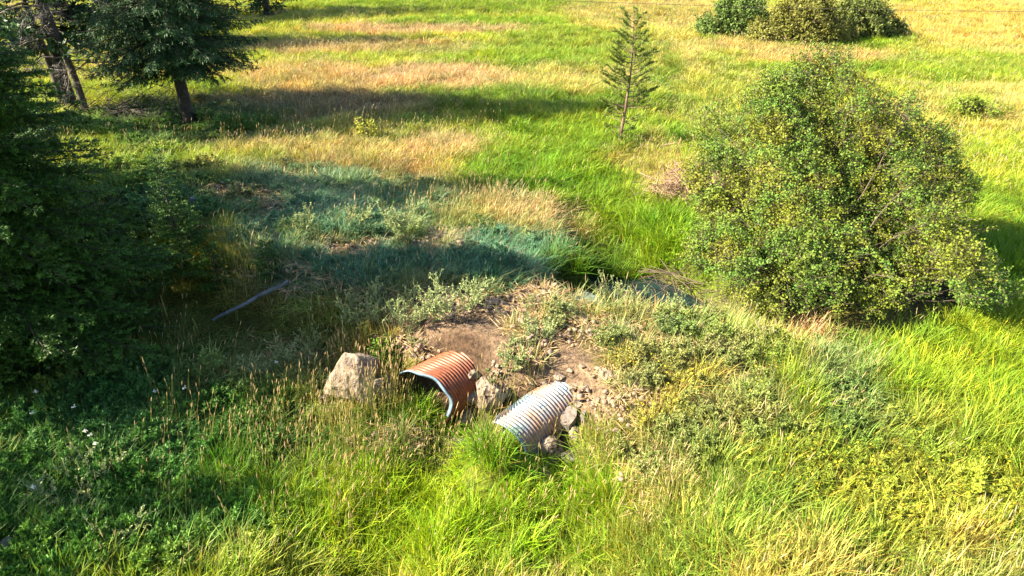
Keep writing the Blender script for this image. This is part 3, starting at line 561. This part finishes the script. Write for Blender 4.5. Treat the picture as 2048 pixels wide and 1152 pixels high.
# ------------------------------------------------------------------ conifers
def conifer(name, label, base, h, rb, cb, tr, seed, M_, barkm, dens=1.0, droop=.35, hang=.2, spray=(.085, .03), rise=.0, twig=.36, lean=(0, 0), shape=.85, step=.22, nb=7, lit=1.0, group=None, top=1.0, sides=(0, 6.283), fill=1.0):
    global rng
    sv = rng; rng = np.random.default_rng(seed)
    t = thing(name, label, 'tree', base, 0, group)
    tb = MB(); zs = np.concatenate([[-.4, -.1, .15, .4], np.linspace(.8, h*.98, 12)]); zp = np.maximum(zs, 0)/h; P = np.stack([lean[0]*zp**1.3*h, lean[1]*zp**1.3*h, zs], 1)
    P[1:-1, :2] += rng.normal(0, tr*.10, (14, 2)); tb.tube(P, tr*(1.02-zs/h*.95)*(1+.3*np.exp(-np.maximum(zs, 0)*4)), 12)
    wb = MB(); cr = MB(); tw0, tw1, twc = [], [], []
    z = cb*h
    while z < h*.985*top:
        f = (z-cb*h)/(h-cb*h)
        for k in range(int(nb*(1 if f < .8 else .7))):
            az = U(*sides); zz = z+U(-.5, .5)*step; L = rb*max(.04, (1-f))**shape*U(.6, 1.12)*min(1, .65+f*4)
            c0 = np.array([np.interp(zz, zs, P[:, 0]), np.interp(zz, zs, P[:, 1]), zz])
            d = np.array([math.cos(az), math.sin(az), 0]); s = np.linspace(0, 1, 7); dr = droop*U(.6, 1.3)*(1-.6*f)
            B = c0+d*L*s[:, None]+UP*((rise+.15*f)*L*s-dr*L*s**1.6+.28*dr*L*s**4)[:, None]
            tb.tube(B, (.006+.009*L)*(1-.85*s)*min(1, tr*8), 4)
            n_ = max(3, int(L/.075*dens)); ss = U(.08, 1, n_)**.8
            p0 = np.stack([np.interp(ss, s, B[:, q]) for q in range(3)], 1); sg = rng.choice([-1, 1], n_)
            sd = np.cross(UP, d); a = R(55)*U(.5, 1.2, n_)
            dd = d*np.cos(a)[:, None]+sd*(sg*np.sin(a))[:, None]+UP*(rng.normal(-hang, .16, n_))[:, None]
            Lt = (twig*L*(1-ss)*.9+.11)*U(.6, 1.2, n_); tw0.append(p0); tw1.append(p0+unit(dd)*Lt[:, None])
            twc.append((.75+.5*U(0, 1, n_))*(.9+.3*U(0, 1)))
        z += step*U(.7, 1.2)
    A = np.concatenate(tw0); B = np.concatenate(tw1); Cc = np.concatenate(twc); Lt = np.linalg.norm(B-A, axis=1)
    cnt = np.maximum(3, (Lt/.030*dens*fill).astype(int)); ix = np.repeat(np.arange(len(A)), cnt); s = U(0, 1, len(ix)); p = A[ix]+(B-A)[ix]*s[:, None]
    d = unit((B-A)[ix])*.9+unit(rng.normal(0, 1, (len(ix), 3)))*.75+UP*(-hang*.4+.1)
    nr = unit(rng.normal(0, .7, (len(ix), 3))+UP); g = Cc[ix][:, None]*lit; tip = (s > .7)[:, None]
    col = g*np.where(tip, [1.35, 1.3, 1.2], [1, 1, 1])*(1+rng.normal(0, .12, (len(ix), 1)))
    cr.leaves(p, d, nr, spray[0]*U(.6, 1.2, len(ix)), spray[1]*U(.7, 1.2, len(ix)), col)
    tb.build('trunk', barkm, t, True); cr.build('crown', M_, t); rng = sv
    BLOCK.append((base[0], base[1], tr+.15)); LOWER.append((base[0], base[1]-.9, 1.1, .35)); return t
def gz(x, y): return np.array([x, y, float(H(x, y))])
FO = gz(-8.3, 9.5)
conifer('fir_tree', 'dense green fir filling the left edge of the picture', FO, 7.3, 2.85, .02, .17, 3, M_FIR, M_BARK, 1.5, .25, .12, (.062, .016), nb=13, step=.14, shape=.62, fill=3.2)
pt = at(380, 243); conifer('spruce_tree', 'dark spruce with a bare lower trunk standing in the shade', pt, 10.5, 2.9, .155, .185, 4, M_SPRUCE, M_BARK, 1.0, .22, .7, (.13, .024), fill=1.7, nb=11, step=.2, shape=.6)
# the conifers standing beyond the left and upper edges that throw the bands of shade
def off(label, x, y, h, rb, seed, cb=.1, **k): return conifer('fir_tree', label, gz(x, y), h, rb, cb, h*.02, seed, M_SPRUCE, M_BARK, .55, .3, .15, (.2, .1), nb=8, step=.3, **k)
off('fir standing outside the left edge whose shade crosses the old track', -12.3, 13.8, 10.2, 2.6, 21)
off('fir standing outside the left edge beyond the near big fir', -11.6, 4.9, 5.9, 2.2, 22)
off('tall fir standing outside the lower left edge', -8.9, 4.0, 3.3, 1.8, 23)
conifer('fir_tree', 'dark fir just behind the big fir at the left edge', gz(-9.9, 12.6), 6.4, 2.1, .02, .15, 29, M_SPRUCE, M_BARK, 1.1, .25, .12, (.08, .022), nb=11, step=.17, shape=.6, fill=1.4)
off('tall fir standing outside the upper left edge', -18, 18.3, 10.8, 2.8, 28)
off('fir behind the dead trees at the upper left', -14.5, 22.5, 9.0, 2.8, 24, cb=.25)
off('dark fir behind the spruce at the top edge', *at(535, 30)[:2], 9.0, 2.2, 25, cb=.02)
off('fir at the top edge throwing a shade band over the far meadow', -20, 41, 12.0, 4.2, 26)
off('second fir at the top edge left of the dark fir', -17, 33.5, 10.5, 3.6, 27)
# young conifers
pt = at(378, 560); conifer('young_fir', 'slender young fir in deep shade beside the big fir', pt, 2.8, 1.0, .05, .03, 31, M_FIR, M_BARK, 1.5, .1, 0, (.05, .014), fill=2.5, nb=8, step=.13, rise=.3, twig=.5, shape=1.25)
pt = at(290, 590); conifer('young_fir', 'low bushy young fir at the foot of the big fir', pt, 1.3, .65, .03, .03, 33, M_FIR, M_BARK, 1.4, .1, 0, (.05, .014), fill=2.5, nb=9, step=.13, rise=.2, twig=.5)
pt = at(440, 575); conifer('young_fir', 'low bushy young fir right of the slender one in the shade', pt, .95, .45, .03, .03, 34, M_FIR, M_BARK, 1.4, .1, 0, (.05, .014), fill=2.5, nb=8, step=.12, rise=.2, twig=.5)
pt = at(545, 565); conifer('young_fir', 'small young fir sapling by the fallen grey log', pt, .95, .34, .05, .02, 32, M_FIR, M_BARK, 1.5, .1, 0, (.05, .014), fill=2.5, nb=6, step=.09, rise=.35, twig=.3)
# young pine in the meadow
def pine():
    global rng
    sv = rng; rng = np.random.default_rng(91)
    p0 = at(1238, 288); h = 3.75; t = thing('young_pine', 'thin young pine with open upswept branches standing in the sunny meadow', 'tree', p0)
    zs = np.linspace(-.1, h, 16); P = np.stack([.10*np.sin(zs*.8)+zs*.03, .03*np.sin(zs*2), zs], 1)
    tb = MB(); tb.tube(P, .05*(1.05-zs/h*.85), 8); tb.build('trunk', M_PBARK, t, True)
    wb = MB(); cr = MB(); z = .3
    while z < h-.05:
        f = z/h; L0 = 1.25*(.25+.62*math.sin(min(1, f*1.5)*math.pi*.62))*(1-f)**.35*.95 if f > .12 else .4
        for k in range(4 if f < .3 else 6):
            az = U(0, 6.28); L = L0*U(.55, 1.1); s = np.linspace(0, 1, 6); d = np.array([math.cos(az), math.sin(az), 0])
            up = .15+.55*f; c0 = np.array([np.interp(z, zs, P[:, 0]), np.interp(z, zs, P[:, 1]), z+U(-.08, .08)])
            B = c0+d*L*s[:, None]+UP*(up*L*(s*.3+.9*s**2.2)-.12*L*s)[:, None]
            wb.tube(B, .011*(1-.6*s), 4); ends = [(B, .45 if f > .35 else .7)]
            for q in range(3 if f > .25 else 2):
                s0 = U(.35, .9); o = B[0]+(B[-1]-B[0])*s0; dd = unit(d+np.array([*rng.normal(0, .6, 2), .35])); E = o+dd*L*.38*s[:, None]; wb.tube(E, .005, 3); ends.append((E, .3))
            for E, st in ends:
                k_ = int(max(14, np.linalg.norm(E[-1]-E[0])*(1-st)*300)); u = st+(1-st)*U(0, 1, k_)
                p = np.stack([np.interp(u, s, E[:, q]) for q in range(3)], 1); td = unit(E[-1]-E[-2])
                dn = unit(td*.9+rng.normal(0, .55, (k_, 3))); cr.leaves(p, dn, unit(rng.normal(0, 1, (k_, 3))), U(.05, .09, k_), .015, np.ones((k_, 3))*U(.7, 1.35, (k_, 1)))
        z += U(.16, .26)
    k_ = 60; p = P[-1]+UP*U(-.25, .1, k_)[:, None]; cr.leaves(p, unit(rng.normal(0, .5, (k_, 3))+UP), unit(rng.normal(0, 1, (k_, 3))), .08, .009, np.ones((k_, 3)))
    wb.build('branches', M_PBARK, t); cr.build('crown', M_PINE, t); rng = sv
pine()
# ------------------------------------------------------------------ dead trees and brush
def deadtree(name, label, base, h, lean, tr, seed, nb, Lr, M_, fine=1.0, zlo=.15, hangd=-.5):
    r = np.random.default_rng(seed); t = thing(name, label, 'tree', base)
    zs = np.linspace(-.2, h, 12); P = np.stack([lean[0]*zs+.06*np.sin(zs*1.3), lean[1]*zs, zs], 1)
    b = MB(); b.tube(P, tr*(1.05-zs/h*.8), 10); b.build('trunk', M_DARKDEAD, t, True); b = MB()
    for k in range(nb):
        z = h*r.uniform(zlo, 1); c0 = np.array([np.interp(z, zs, P[:, 0]), np.interp(z, zs, P[:, 1]), z]); az = r.uniform(0, 6.28); L = Lr*r.uniform(.4, 1.1)*(1.1-.5*z/h)
        d = np.array([math.cos(az), math.sin(az), 0]); s = np.linspace(0, 1, 7); B = c0+d*L*s[:, None]+UP*(.15*L*s+hangd*L*s**1.8*r.uniform(.4, 1.2))[:, None]+np.cumsum(r.normal(0, .03*L, (7, 3)), 0)
        b.tube(B, .02*(1-.8*s)*(L/Lr+.3), 4)
        for q in range(int(9*fine)):
            s0 = r.uniform(.25, 1); o = np.array([np.interp(s0, s, B[:, j]) for j in range(3)]); dd = unit(d*.6+r.normal(0, .6, 3)+np.array([0, 0, -.5])); l2 = L*.38*r.uniform(.3, 1)
            E = o+dd*l2*s[:4, None]*2+np.cumsum(r.normal(0, .02, (4, 3)), 0); b.tube(E, [.007, .006, .004, .003], 3)
            for w in range(int(5*fine)):
                o2 = o+dd*l2*r.uniform(.2, 1); d3 = unit(r.normal(0, 1, 3)+dd+[0, 0, -.4]); b.tube(np.array([o2, o2+d3*.12, o2+d3*.22+r.normal(0, .03, 3)]), [.004, .003, .002], 3)
    b.build('dead_branches', M_, t); BLOCK.append((base[0], base[1], tr)); return t
pt = at(175, 235); deadtree('dead_tree', 'dead conifer with drooping grey twigs leaning left behind the big fir', pt, 7.5, (-.05, .0), .11, 5, 70, 2.3, M_DEAD, 1.1)
pt = at(128, 215); deadtree('dead_tree', 'second dark dead trunk at the left leaning behind the first', pt, 7.0, (-.04, .02), .12, 6, 44, 2.2, M_DARKDEAD, 1.0)
def brush(name, label, px, py, n, sx, sy, sz, L, M_, rad=.008, seed=1, z=None, cat='brush', flat=.25, tilt=0):
    r = np.random.default_rng(seed); p0 = at(px, py) if z is None else at(px, py, z); b = MB()
    for k in range(n):
        c = r.normal(0, 1, 3)*[sx, sy, sz*.5]; c[2] = abs(c[2]); d = unit(r.normal(0, 1, 3)*[1, 1, flat]+[0, 0, tilt]); l = L*r.uniform(.3, 1.1)
        g = float(H(p0[0]+c[0], p0[1]+c[1]))-p0[2]; c[2] += g
        s = np.linspace(-.5, .5, 5)[:, None]; Q = c+d*l*s+np.cumsum(r.normal(0, .03*l, (5, 3)), 0); Q[:, 2] = np.maximum(Q[:, 2], g-.02); b.tube(Q, rad*r.uniform(.5, 1.3)*np.linspace(1, .35, 5), 4)
    for k in range(14):                # longer sticks through the heap tie it together
        d = unit(r.normal(0, 1, 3)*[1, 1, .4]); b.tube(np.array([-d*np.array([sx, sy, .1])*1.6, [0, 0, sz*.3], d*np.array([sx, sy, .1])*1.6+[0, 0, abs(d[2])*.2]]), rad*.8, 4)
    BLOCK.append((p0[0], p0[1], max(sx, sy)*.9)); o = b.build(name, M_, loc=tuple(map(float, p0))); return tag(o, label, cat)
brush('fallen_branches', 'tangle of dead fallen branches under the spruce at the left', 265, 235, 190, .95, .9, .9, 1.1, M_DARKDEAD, .011, 2, flat=.7)
brush('dead_brush', 'dark tangle of dead twigs over the stream bank by the big shrub', 1340, 556, 150, .42, .38, .4, .8, M_TWIG, .008, 3, z=-.7, flat=.4)
brush('dead_brush', 'pinkish brown thatch of dead stems overhanging the bank left of the big shrub', 1365, 402, 700, .42, .28, .75, .55, M_THATCH, .011, 4, flat=.8)
brush('dead_brush', 'tan heap of dead stems tucked under the left side of the big shrub', 1430, 412, 420, .40, .28, .6, .55, M_THATCH, .011, 5, flat=.8)
brush('dead_brush', 'dry stems and roots hanging beside the left edge of the rusty pipe mouth', 772, 785, 90, .10, .10, .3, .4, M_STRAW, .006, 16, flat=.9)
brush('dead_brush', 'small heap of brown dead twigs left of the bright green plant', 745, 705, 90, .16, .14, .15, .35, M_TWIG, .005, 6, flat=.4)
brush('dead_brush', 'dry broken stems on the track right of the pale shrub', 850, 462, 60, .25, .2, .2, .45, M_TWIG, .007, 7, flat=.5)
def log(name, label, a, b_, r0, r1, m_, lift=.06, seed=0):
    r = np.random.default_rng(seed); A = at(*a); B = at(*b_); A[2] += lift; B[2] += lift; s = np.linspace(0, 1, 12)[:, None]; P = A+(B-A)*s+r.normal(0, .012, (12, 3))
    for q in P: q[2] = max(q[2], float(H(q[0], q[1]))+lift*.6)
    mb = MB(); mb.tube(P-P[0], np.linspace(r0, r1, 12)*(1+r.normal(0, .06, 12)), 10, cap=True)
    o = mb.build(name, m_, loc=tuple(map(float, P[0])), smooth=True); 
    for q in P: LOWER.append((q[0], q[1]-.2, .3, .7)); BLOCK.append((q[0], q[1], .07))
    return tag(o, label, 'log')
log('fallen_log', 'long weathered blue grey log lying in the shaded grass', (430, 655), (578, 578), .03, .045, M_LOG, .16, 1)
log('fallen_log', 'thin split grey log lying against the long weathered log', (475, 640), (560, 598), .02, .025, M_LOG, .24, 2)
log('fallen_log', 'short pale log end in the dark weeds beside the big fir', (292, 555), (325, 551), .05, .045, M_LOG, .28, 3)
# weathered stump
pt = at(390, 425); b = MB(); b.tube(np.array([[0, 0, -.1], [0, 0, .2], [.02, 0, .34]]), [.065, .055, .05], 12, cap=True); o = b.build('tree_stump', M_LOG, loc=tuple(map(float, pt)), smooth=False); tag(o, 'short grey weathered stump in the shade behind the young fir', 'stump')
# ------------------------------------------------------------------ shrubs
def shrub(name, label, base, lobes, nt_, per, leaf, M_, seed, stemr=.035, cat='shrub', tones=((1, 1, 1),), group=None, tl=.3, nst=26, shell=.35, bare=0.0, barkm=None):
    r = np.random.default_rng(seed); t = thing(name, label, cat, base, 0, group)
    lob = np.array(lobes, float); vol = lob[:, 3]*lob[:, 4]*lob[:, 5]; pr = vol**.7; pr /= pr.sum(); nb = int(nt_*1.6)
    li = r.choice(len(lob), nb, p=pr); d = unit(r.normal(0, 1, (nb, 3))); rad = (shell+(1-shell)*r.random(nb)**.6)*(1+np.abs(r.normal(0, .10, nb))); c = lob[li, :3]+d*rad[:, None]*lob[li, 3:6]
    keep = c[:, 2] > .08
    g3 = fbm(c[:, 0]*1.9+c[:, 2]*1.1+60+seed, c[:, 1]*1.9-c[:, 2]*1.7+60, 3); keep &= g3 > .465+.03*r.random(nb)
    c = c[keep][:nt_]; d = d[keep][:nt_]; n = len(c)
    td = unit(d*.8+UP*.35+r.normal(0, .55, (n, 3))); tlx = tl*r.uniform(.5, 1.2, n)
    wb = MB()
    # main stems and limbs towards the twig clusters
    tg = c[r.choice(n, nst, replace=False)]
    limbs = []
    for q in tg:
        s = np.linspace(0, 1, 8)[:, None]; b0 = np.array([*r.normal(0, .18, 2)*[1.6, 1], -.1]); mid = np.array([q[0]*.35, q[1]*.35, q[2]*.65])
        P = (1-s)**2*b0+2*s*(1-s)*mid+s**2*q; P[1:-1] += r.normal(0, .03, (6, 3)); wb.tube(P, stemr*(1-.8*s[:, 0]), 6); limbs.append(P)
    LP = np.concatenate(limbs)
    sel = r.choice(n, min(n, nst*14), replace=False)
    for i in sel:
        k = np.argmin(((LP-c[i])**2).sum(1)+np.where(LP[:, 2] > c[i][2], .6, 0)); o = LP[k]; s = np.linspace(0, 1, 5)[:, None]
        P = o+(c[i]-o)*s+r.normal(0, .02, (5, 3)); wb.tube(P, stemr*.2*(1-.7*s[:, 0]), 4)
    for i in range(n):
        P = np.array([c[i]-td[i]*tlx[i]*.6, c[i], c[i]+td[i]*tlx[i]*.5]); wb.tube(P, [.006, .004, .002], 3)
    ix = np.repeat(np.arange(n), per); u = r.uniform(-.5, .55, len(ix)); lf = r.random(len(ix)) > bare*(np.repeat(r.random(n), per) < .5); ix, u = ix[lf], u[lf]; m_ = len(ix)
    p = c[ix]+td[ix]*(u*tlx[ix])[:, None]+r.normal(0, .03, (m_, 3)); dd = unit(td[ix]*.5+r.normal(0, .7, (m_, 3))); nr = unit(r.normal(0, .5, (m_, 3))+UP*.6+d[ix]*.8)
    tn = np.array(tones); ti = r.choice(len(tn), n); region = fbm(c[:, 0]*1.2+seed, c[:, 2]*1.2+c[:, 1]*.8+30, 3); ti = np.clip((region-.3)/.4*len(tn)+r.normal(0, .35, n), 0, len(tn)-1).astype(int)
    col = tn[ti][ix]*(1+r.normal(0, .13, (m_, 1)))
    lb = MB(); lb.leaves(p, dd, nr, leaf[0]*r.uniform(.6, 1.25, m_), leaf[1]*r.uniform(.7, 1.2, m_), np.clip(col, .1, 3))
    wb.build('stems', barkm or M_TWIG, t); lb.build('foliage', M_, t); return t
BS = gz(5.5, 10.6)
def L3(px, py, Y, rx, ry, rz):
    q = atY(px, py, Y)-BS; return (q[0], q[1], q[2], rx, ry, rz)
shrub('hawthorn_shrub', 'huge rounded leafy green shrub dominating the right side of the meadow', BS,
 [L3(1650, 225, 12.2, 1.0, 1.0, .85), L3(1720, 330, 12.0, 1.35, 1.3, 1.1), L3(1560, 330, 12.0, 1.2, 1.2, 1.1), L3(1820, 320, 12.2, .75, .8, .75), L3(1470, 270, 12.4, .8, .7, .75),
  L3(1650, 460, 11.0, 1.6, 1.35, 1.2), L3(1800, 450, 11.0, 1.05, 1.1, .95), L3(1490, 450, 11.2, .85, 1.0, .8), L3(1560, 540, 10.0, 1.0, .75, .65),
  L3(1750, 540, 9.9, 1.15, .8, .65), L3(1885, 540, 9.8, .95, .75, .5), L3(1430, 370, 11.8, .6, .7, .6), L3(1900, 380, 12, .45, .5, .45), L3(1965, 575, 9.9, .5, .4, .28), L3(1410, 500, 10.9, .4, .4, .4), L3(1790, 225, 12.3, .45, .5, .4), L3(1555, 180, 12.5, .4, .45, .35), L3(1880, 290, 12.2, .3, .35, .3), L3(1640, 140, 12.6, .5, .5, .4)],
 10500, 22, (.046, .032), M_SHRUB, 14, .018, nst=60, tones=((1.2, 1.0, .8), (1.05, 1.0, 1), (.85, .95, 1.0), (.68, .88, 1.0), (.9, 1.0, 1.1), (1.25, .95, .8)), bare=.5)
for q in ((5.5, 10.6, 1.6), (4.2, 11.2, .9), (6.9, 10.6, 1.1)): BLOCK.append(q)
for k, (a_, b_, sc, lb_, tn) in enumerate(((1470, 72, .95, 'low dark green bush at the left end of the far clump', (.8, 1, 1)), (1600, 88, 1.15, 'tall olive bush in the middle of the far clump at the top edge', (1.35, 1.1, 1)), (1712, 78, 1.05, 'rounded dark bush at the right end of the far clump', (.9, .9, .9)))):
    q = at(a_, b_); shrub('meadow_bush', lb_, q, [(.1, 0, 1.0*sc, 1.3*sc, 1.3, 1.0*sc), (.9*sc, .3, .7*sc, 1.0*sc, 1.0, .75*sc), (-1.3*sc, .2, .5*sc, .9*sc, .9, .6*sc), (-.6*sc, .1, 1.1*sc, .7*sc, .8, .7*sc), (1.7*sc, .1, .4*sc, .7*sc, .7, .45*sc), (.5, .2, 1.6*sc, .7*sc, .7, .6*sc)], 3300, 11, (.12, .075), M_BUSH, 40+k, .05, group='bushes of the far clump', tones=(tn, tuple(c*.8 for c in tn)), tl=.5)
brush('dead_brush', 'low dry branches spreading from the left foot of the big shrub', 1480, 590, 110, .5, .25, .35, .9, M_TWIG, .009, 8, flat=.4)
brush('dead_brush', 'low dry branches spreading from the right foot of the big shrub', 1880, 590, 130, .6, .3, .35, .9, M_TWIG, .009, 9, flat=.4)
q = at(1950, 240); shrub('meadow_bush', 'small low green bush alone in the meadow at far right', q, [(0, 0, .3, .75, .6, .4)], 500, 10, (.09, .05), M_BUSH, 50, .02, tones=((1.2, 1.3, .7),), tl=.25)
q = at(792, 730); shrub('leafy_plant', 'bright green leafy plant above the rusty culvert mouth', q, [(0, 0, .26, .34, .3, .3), (.26, -.08, .16, .26, .24, .24)], 560, 12, (.045, .03), M_GREENP, 51, .012, 'plant', tones=((1, 1, 1), (1.3, 1.2, 1)), tl=.12, nst=12); BLOCK.append((q[0], q[1], .3))
q = at(740, 278); shrub('meadow_bush', 'small yellow green bush on the sunny bank in the middle distance', q, [(0, 0, .25, .6, .4, .35)], 420, 10, (.07, .04), M_BUSH, 52, .015, tones=((2.0, 1.7, .8),), tl=.2)
# grey weeds large enough to tell apart
def sageplant(label, px, py, h, seed, w=.3, ns=12):
    global rng
    sv = rng; rng = np.random.default_rng(seed); q = at(px, py); t = thing('weed_plant', label, 'weed', q)
    mb = MB(); lf = MB()
    for i in range(ns):
        a = U(0, 6.28); hh = 1.2*h*U(.6, 1.1); d = unit(np.array([math.cos(a)*w*U(.3, 1.6)+.15, math.sin(a)*w, 1.])); s = np.linspace(0, 1, 6)[:, None]
        P = np.array([math.cos(a)*.06, math.sin(a)*.06, -.05])+d*hh*s+UP*.0; mb.tube(P, .006*(1-.6*s[:, 0]), 4); br = [(P, 1)]
        for k in range(7):
            s0 = U(.3, .95); o = P[0]+(P[-1]-P[0])*s0; dd = unit(d+rng.normal(0, .55, 3)); E = o+dd*hh*.34*s; mb.tube(E, .003, 3); br.append((E, .6))
        for E, f in br:
            k = int(26*f); u = U(.15, 1, k)**.7; p = E[0]+(E[-1]-E[0])*u[:, None]; lf.leaves(p, unit(rng.normal(0, .8, (k, 3))+unit(E[-1]-E[0])), unit(rng.normal(0, 1, (k, 3))), U(.02, .05, k), .016, np.ones((k, 3))*U(.7, 1.3, (k, 1)))
    mb.build('stems', M_SAGE, t); lf.build('leaves', M_SAGE, t); rng = sv
SP = [('pale grey shrubby weed catching the sun in the middle of the shaded track', 800, 470, .62, .5, 22), ('grey weed left of the pale shrubby one on the track', 715, 455, .45, .4, 14), ('low grey weed at the left end of the sunlit strip on the track', 610, 465, .42, .4, 10),
      ('tall grey weed at the left end of the row along the near track edge', 715, 655, .6, .4, 16), ('grey weed second from the left in the row along the near track edge', 765, 650, .55, .4, 14), ('broad grey weed above the bright green plant', 815, 660, .55, .45, 16),
      ('tall pale weed in the middle of the row along the near track edge', 870, 635, .6, .35, 16), ('grey weed at the right end of the row beside the shaded gravel', 935, 620, .5, .4, 14), ('feathery grey weed in front of the far end of the rusty culvert', 1205, 620, .6, .35, 14),
      ('upright thin weed standing before the stream water', 1345, 640, .5, .25, 8), ('leaning grey weed left of the water beside the far pipe ends', 1255, 620, .5, .3, 10), ('sunlit grey green weed up left of the big boulder', 600, 745, .6, .45, 20), ('sunlit weed lower left of the one by the big boulder', 530, 755, .5, .4, 16),
      ('pale branching weed catching the sun in the dark lower left', 150, 1010, .55, .5, 14), ('thin pale weed right of the branching one in the dark lower left', 205, 975, .5, .4, 10), ('tufted weed on the gravel above the middle of the embankment', 1075, 680, .42, .4, 12), ('tufted weed on the slope between the two culverts', 1020, 735, .40, .4, 12), ('grey weed at the lower centre left edge of the sunny grass', 240, 1090, .5, .4, 10)]
for k, (l_, a_, b_, h_, w_, n_) in enumerate(SP): sageplant(l_, a_, b_, h_, 200+k, w_, n_)
# ------------------------------------------------------------------ overhead wire
A = atY(1000, -2, 30); B = atY(2300, 26, 30); s = np.linspace(-1.2, 1.4, 60)[:, None]; P = A+(B-A)*s; P[:, 2] += .55*(s[:, 0]-.5)**2-.1
b = MB(); b.tube(P-P[0], .008, 5, (.1, .1, .1)); o = b.build('overhead_wire', M_DARKDEAD, loc=tuple(map(float, P[0]))); tag(o, 'thin dark overhead wire crossing the top right corner', 'wire')
cover()
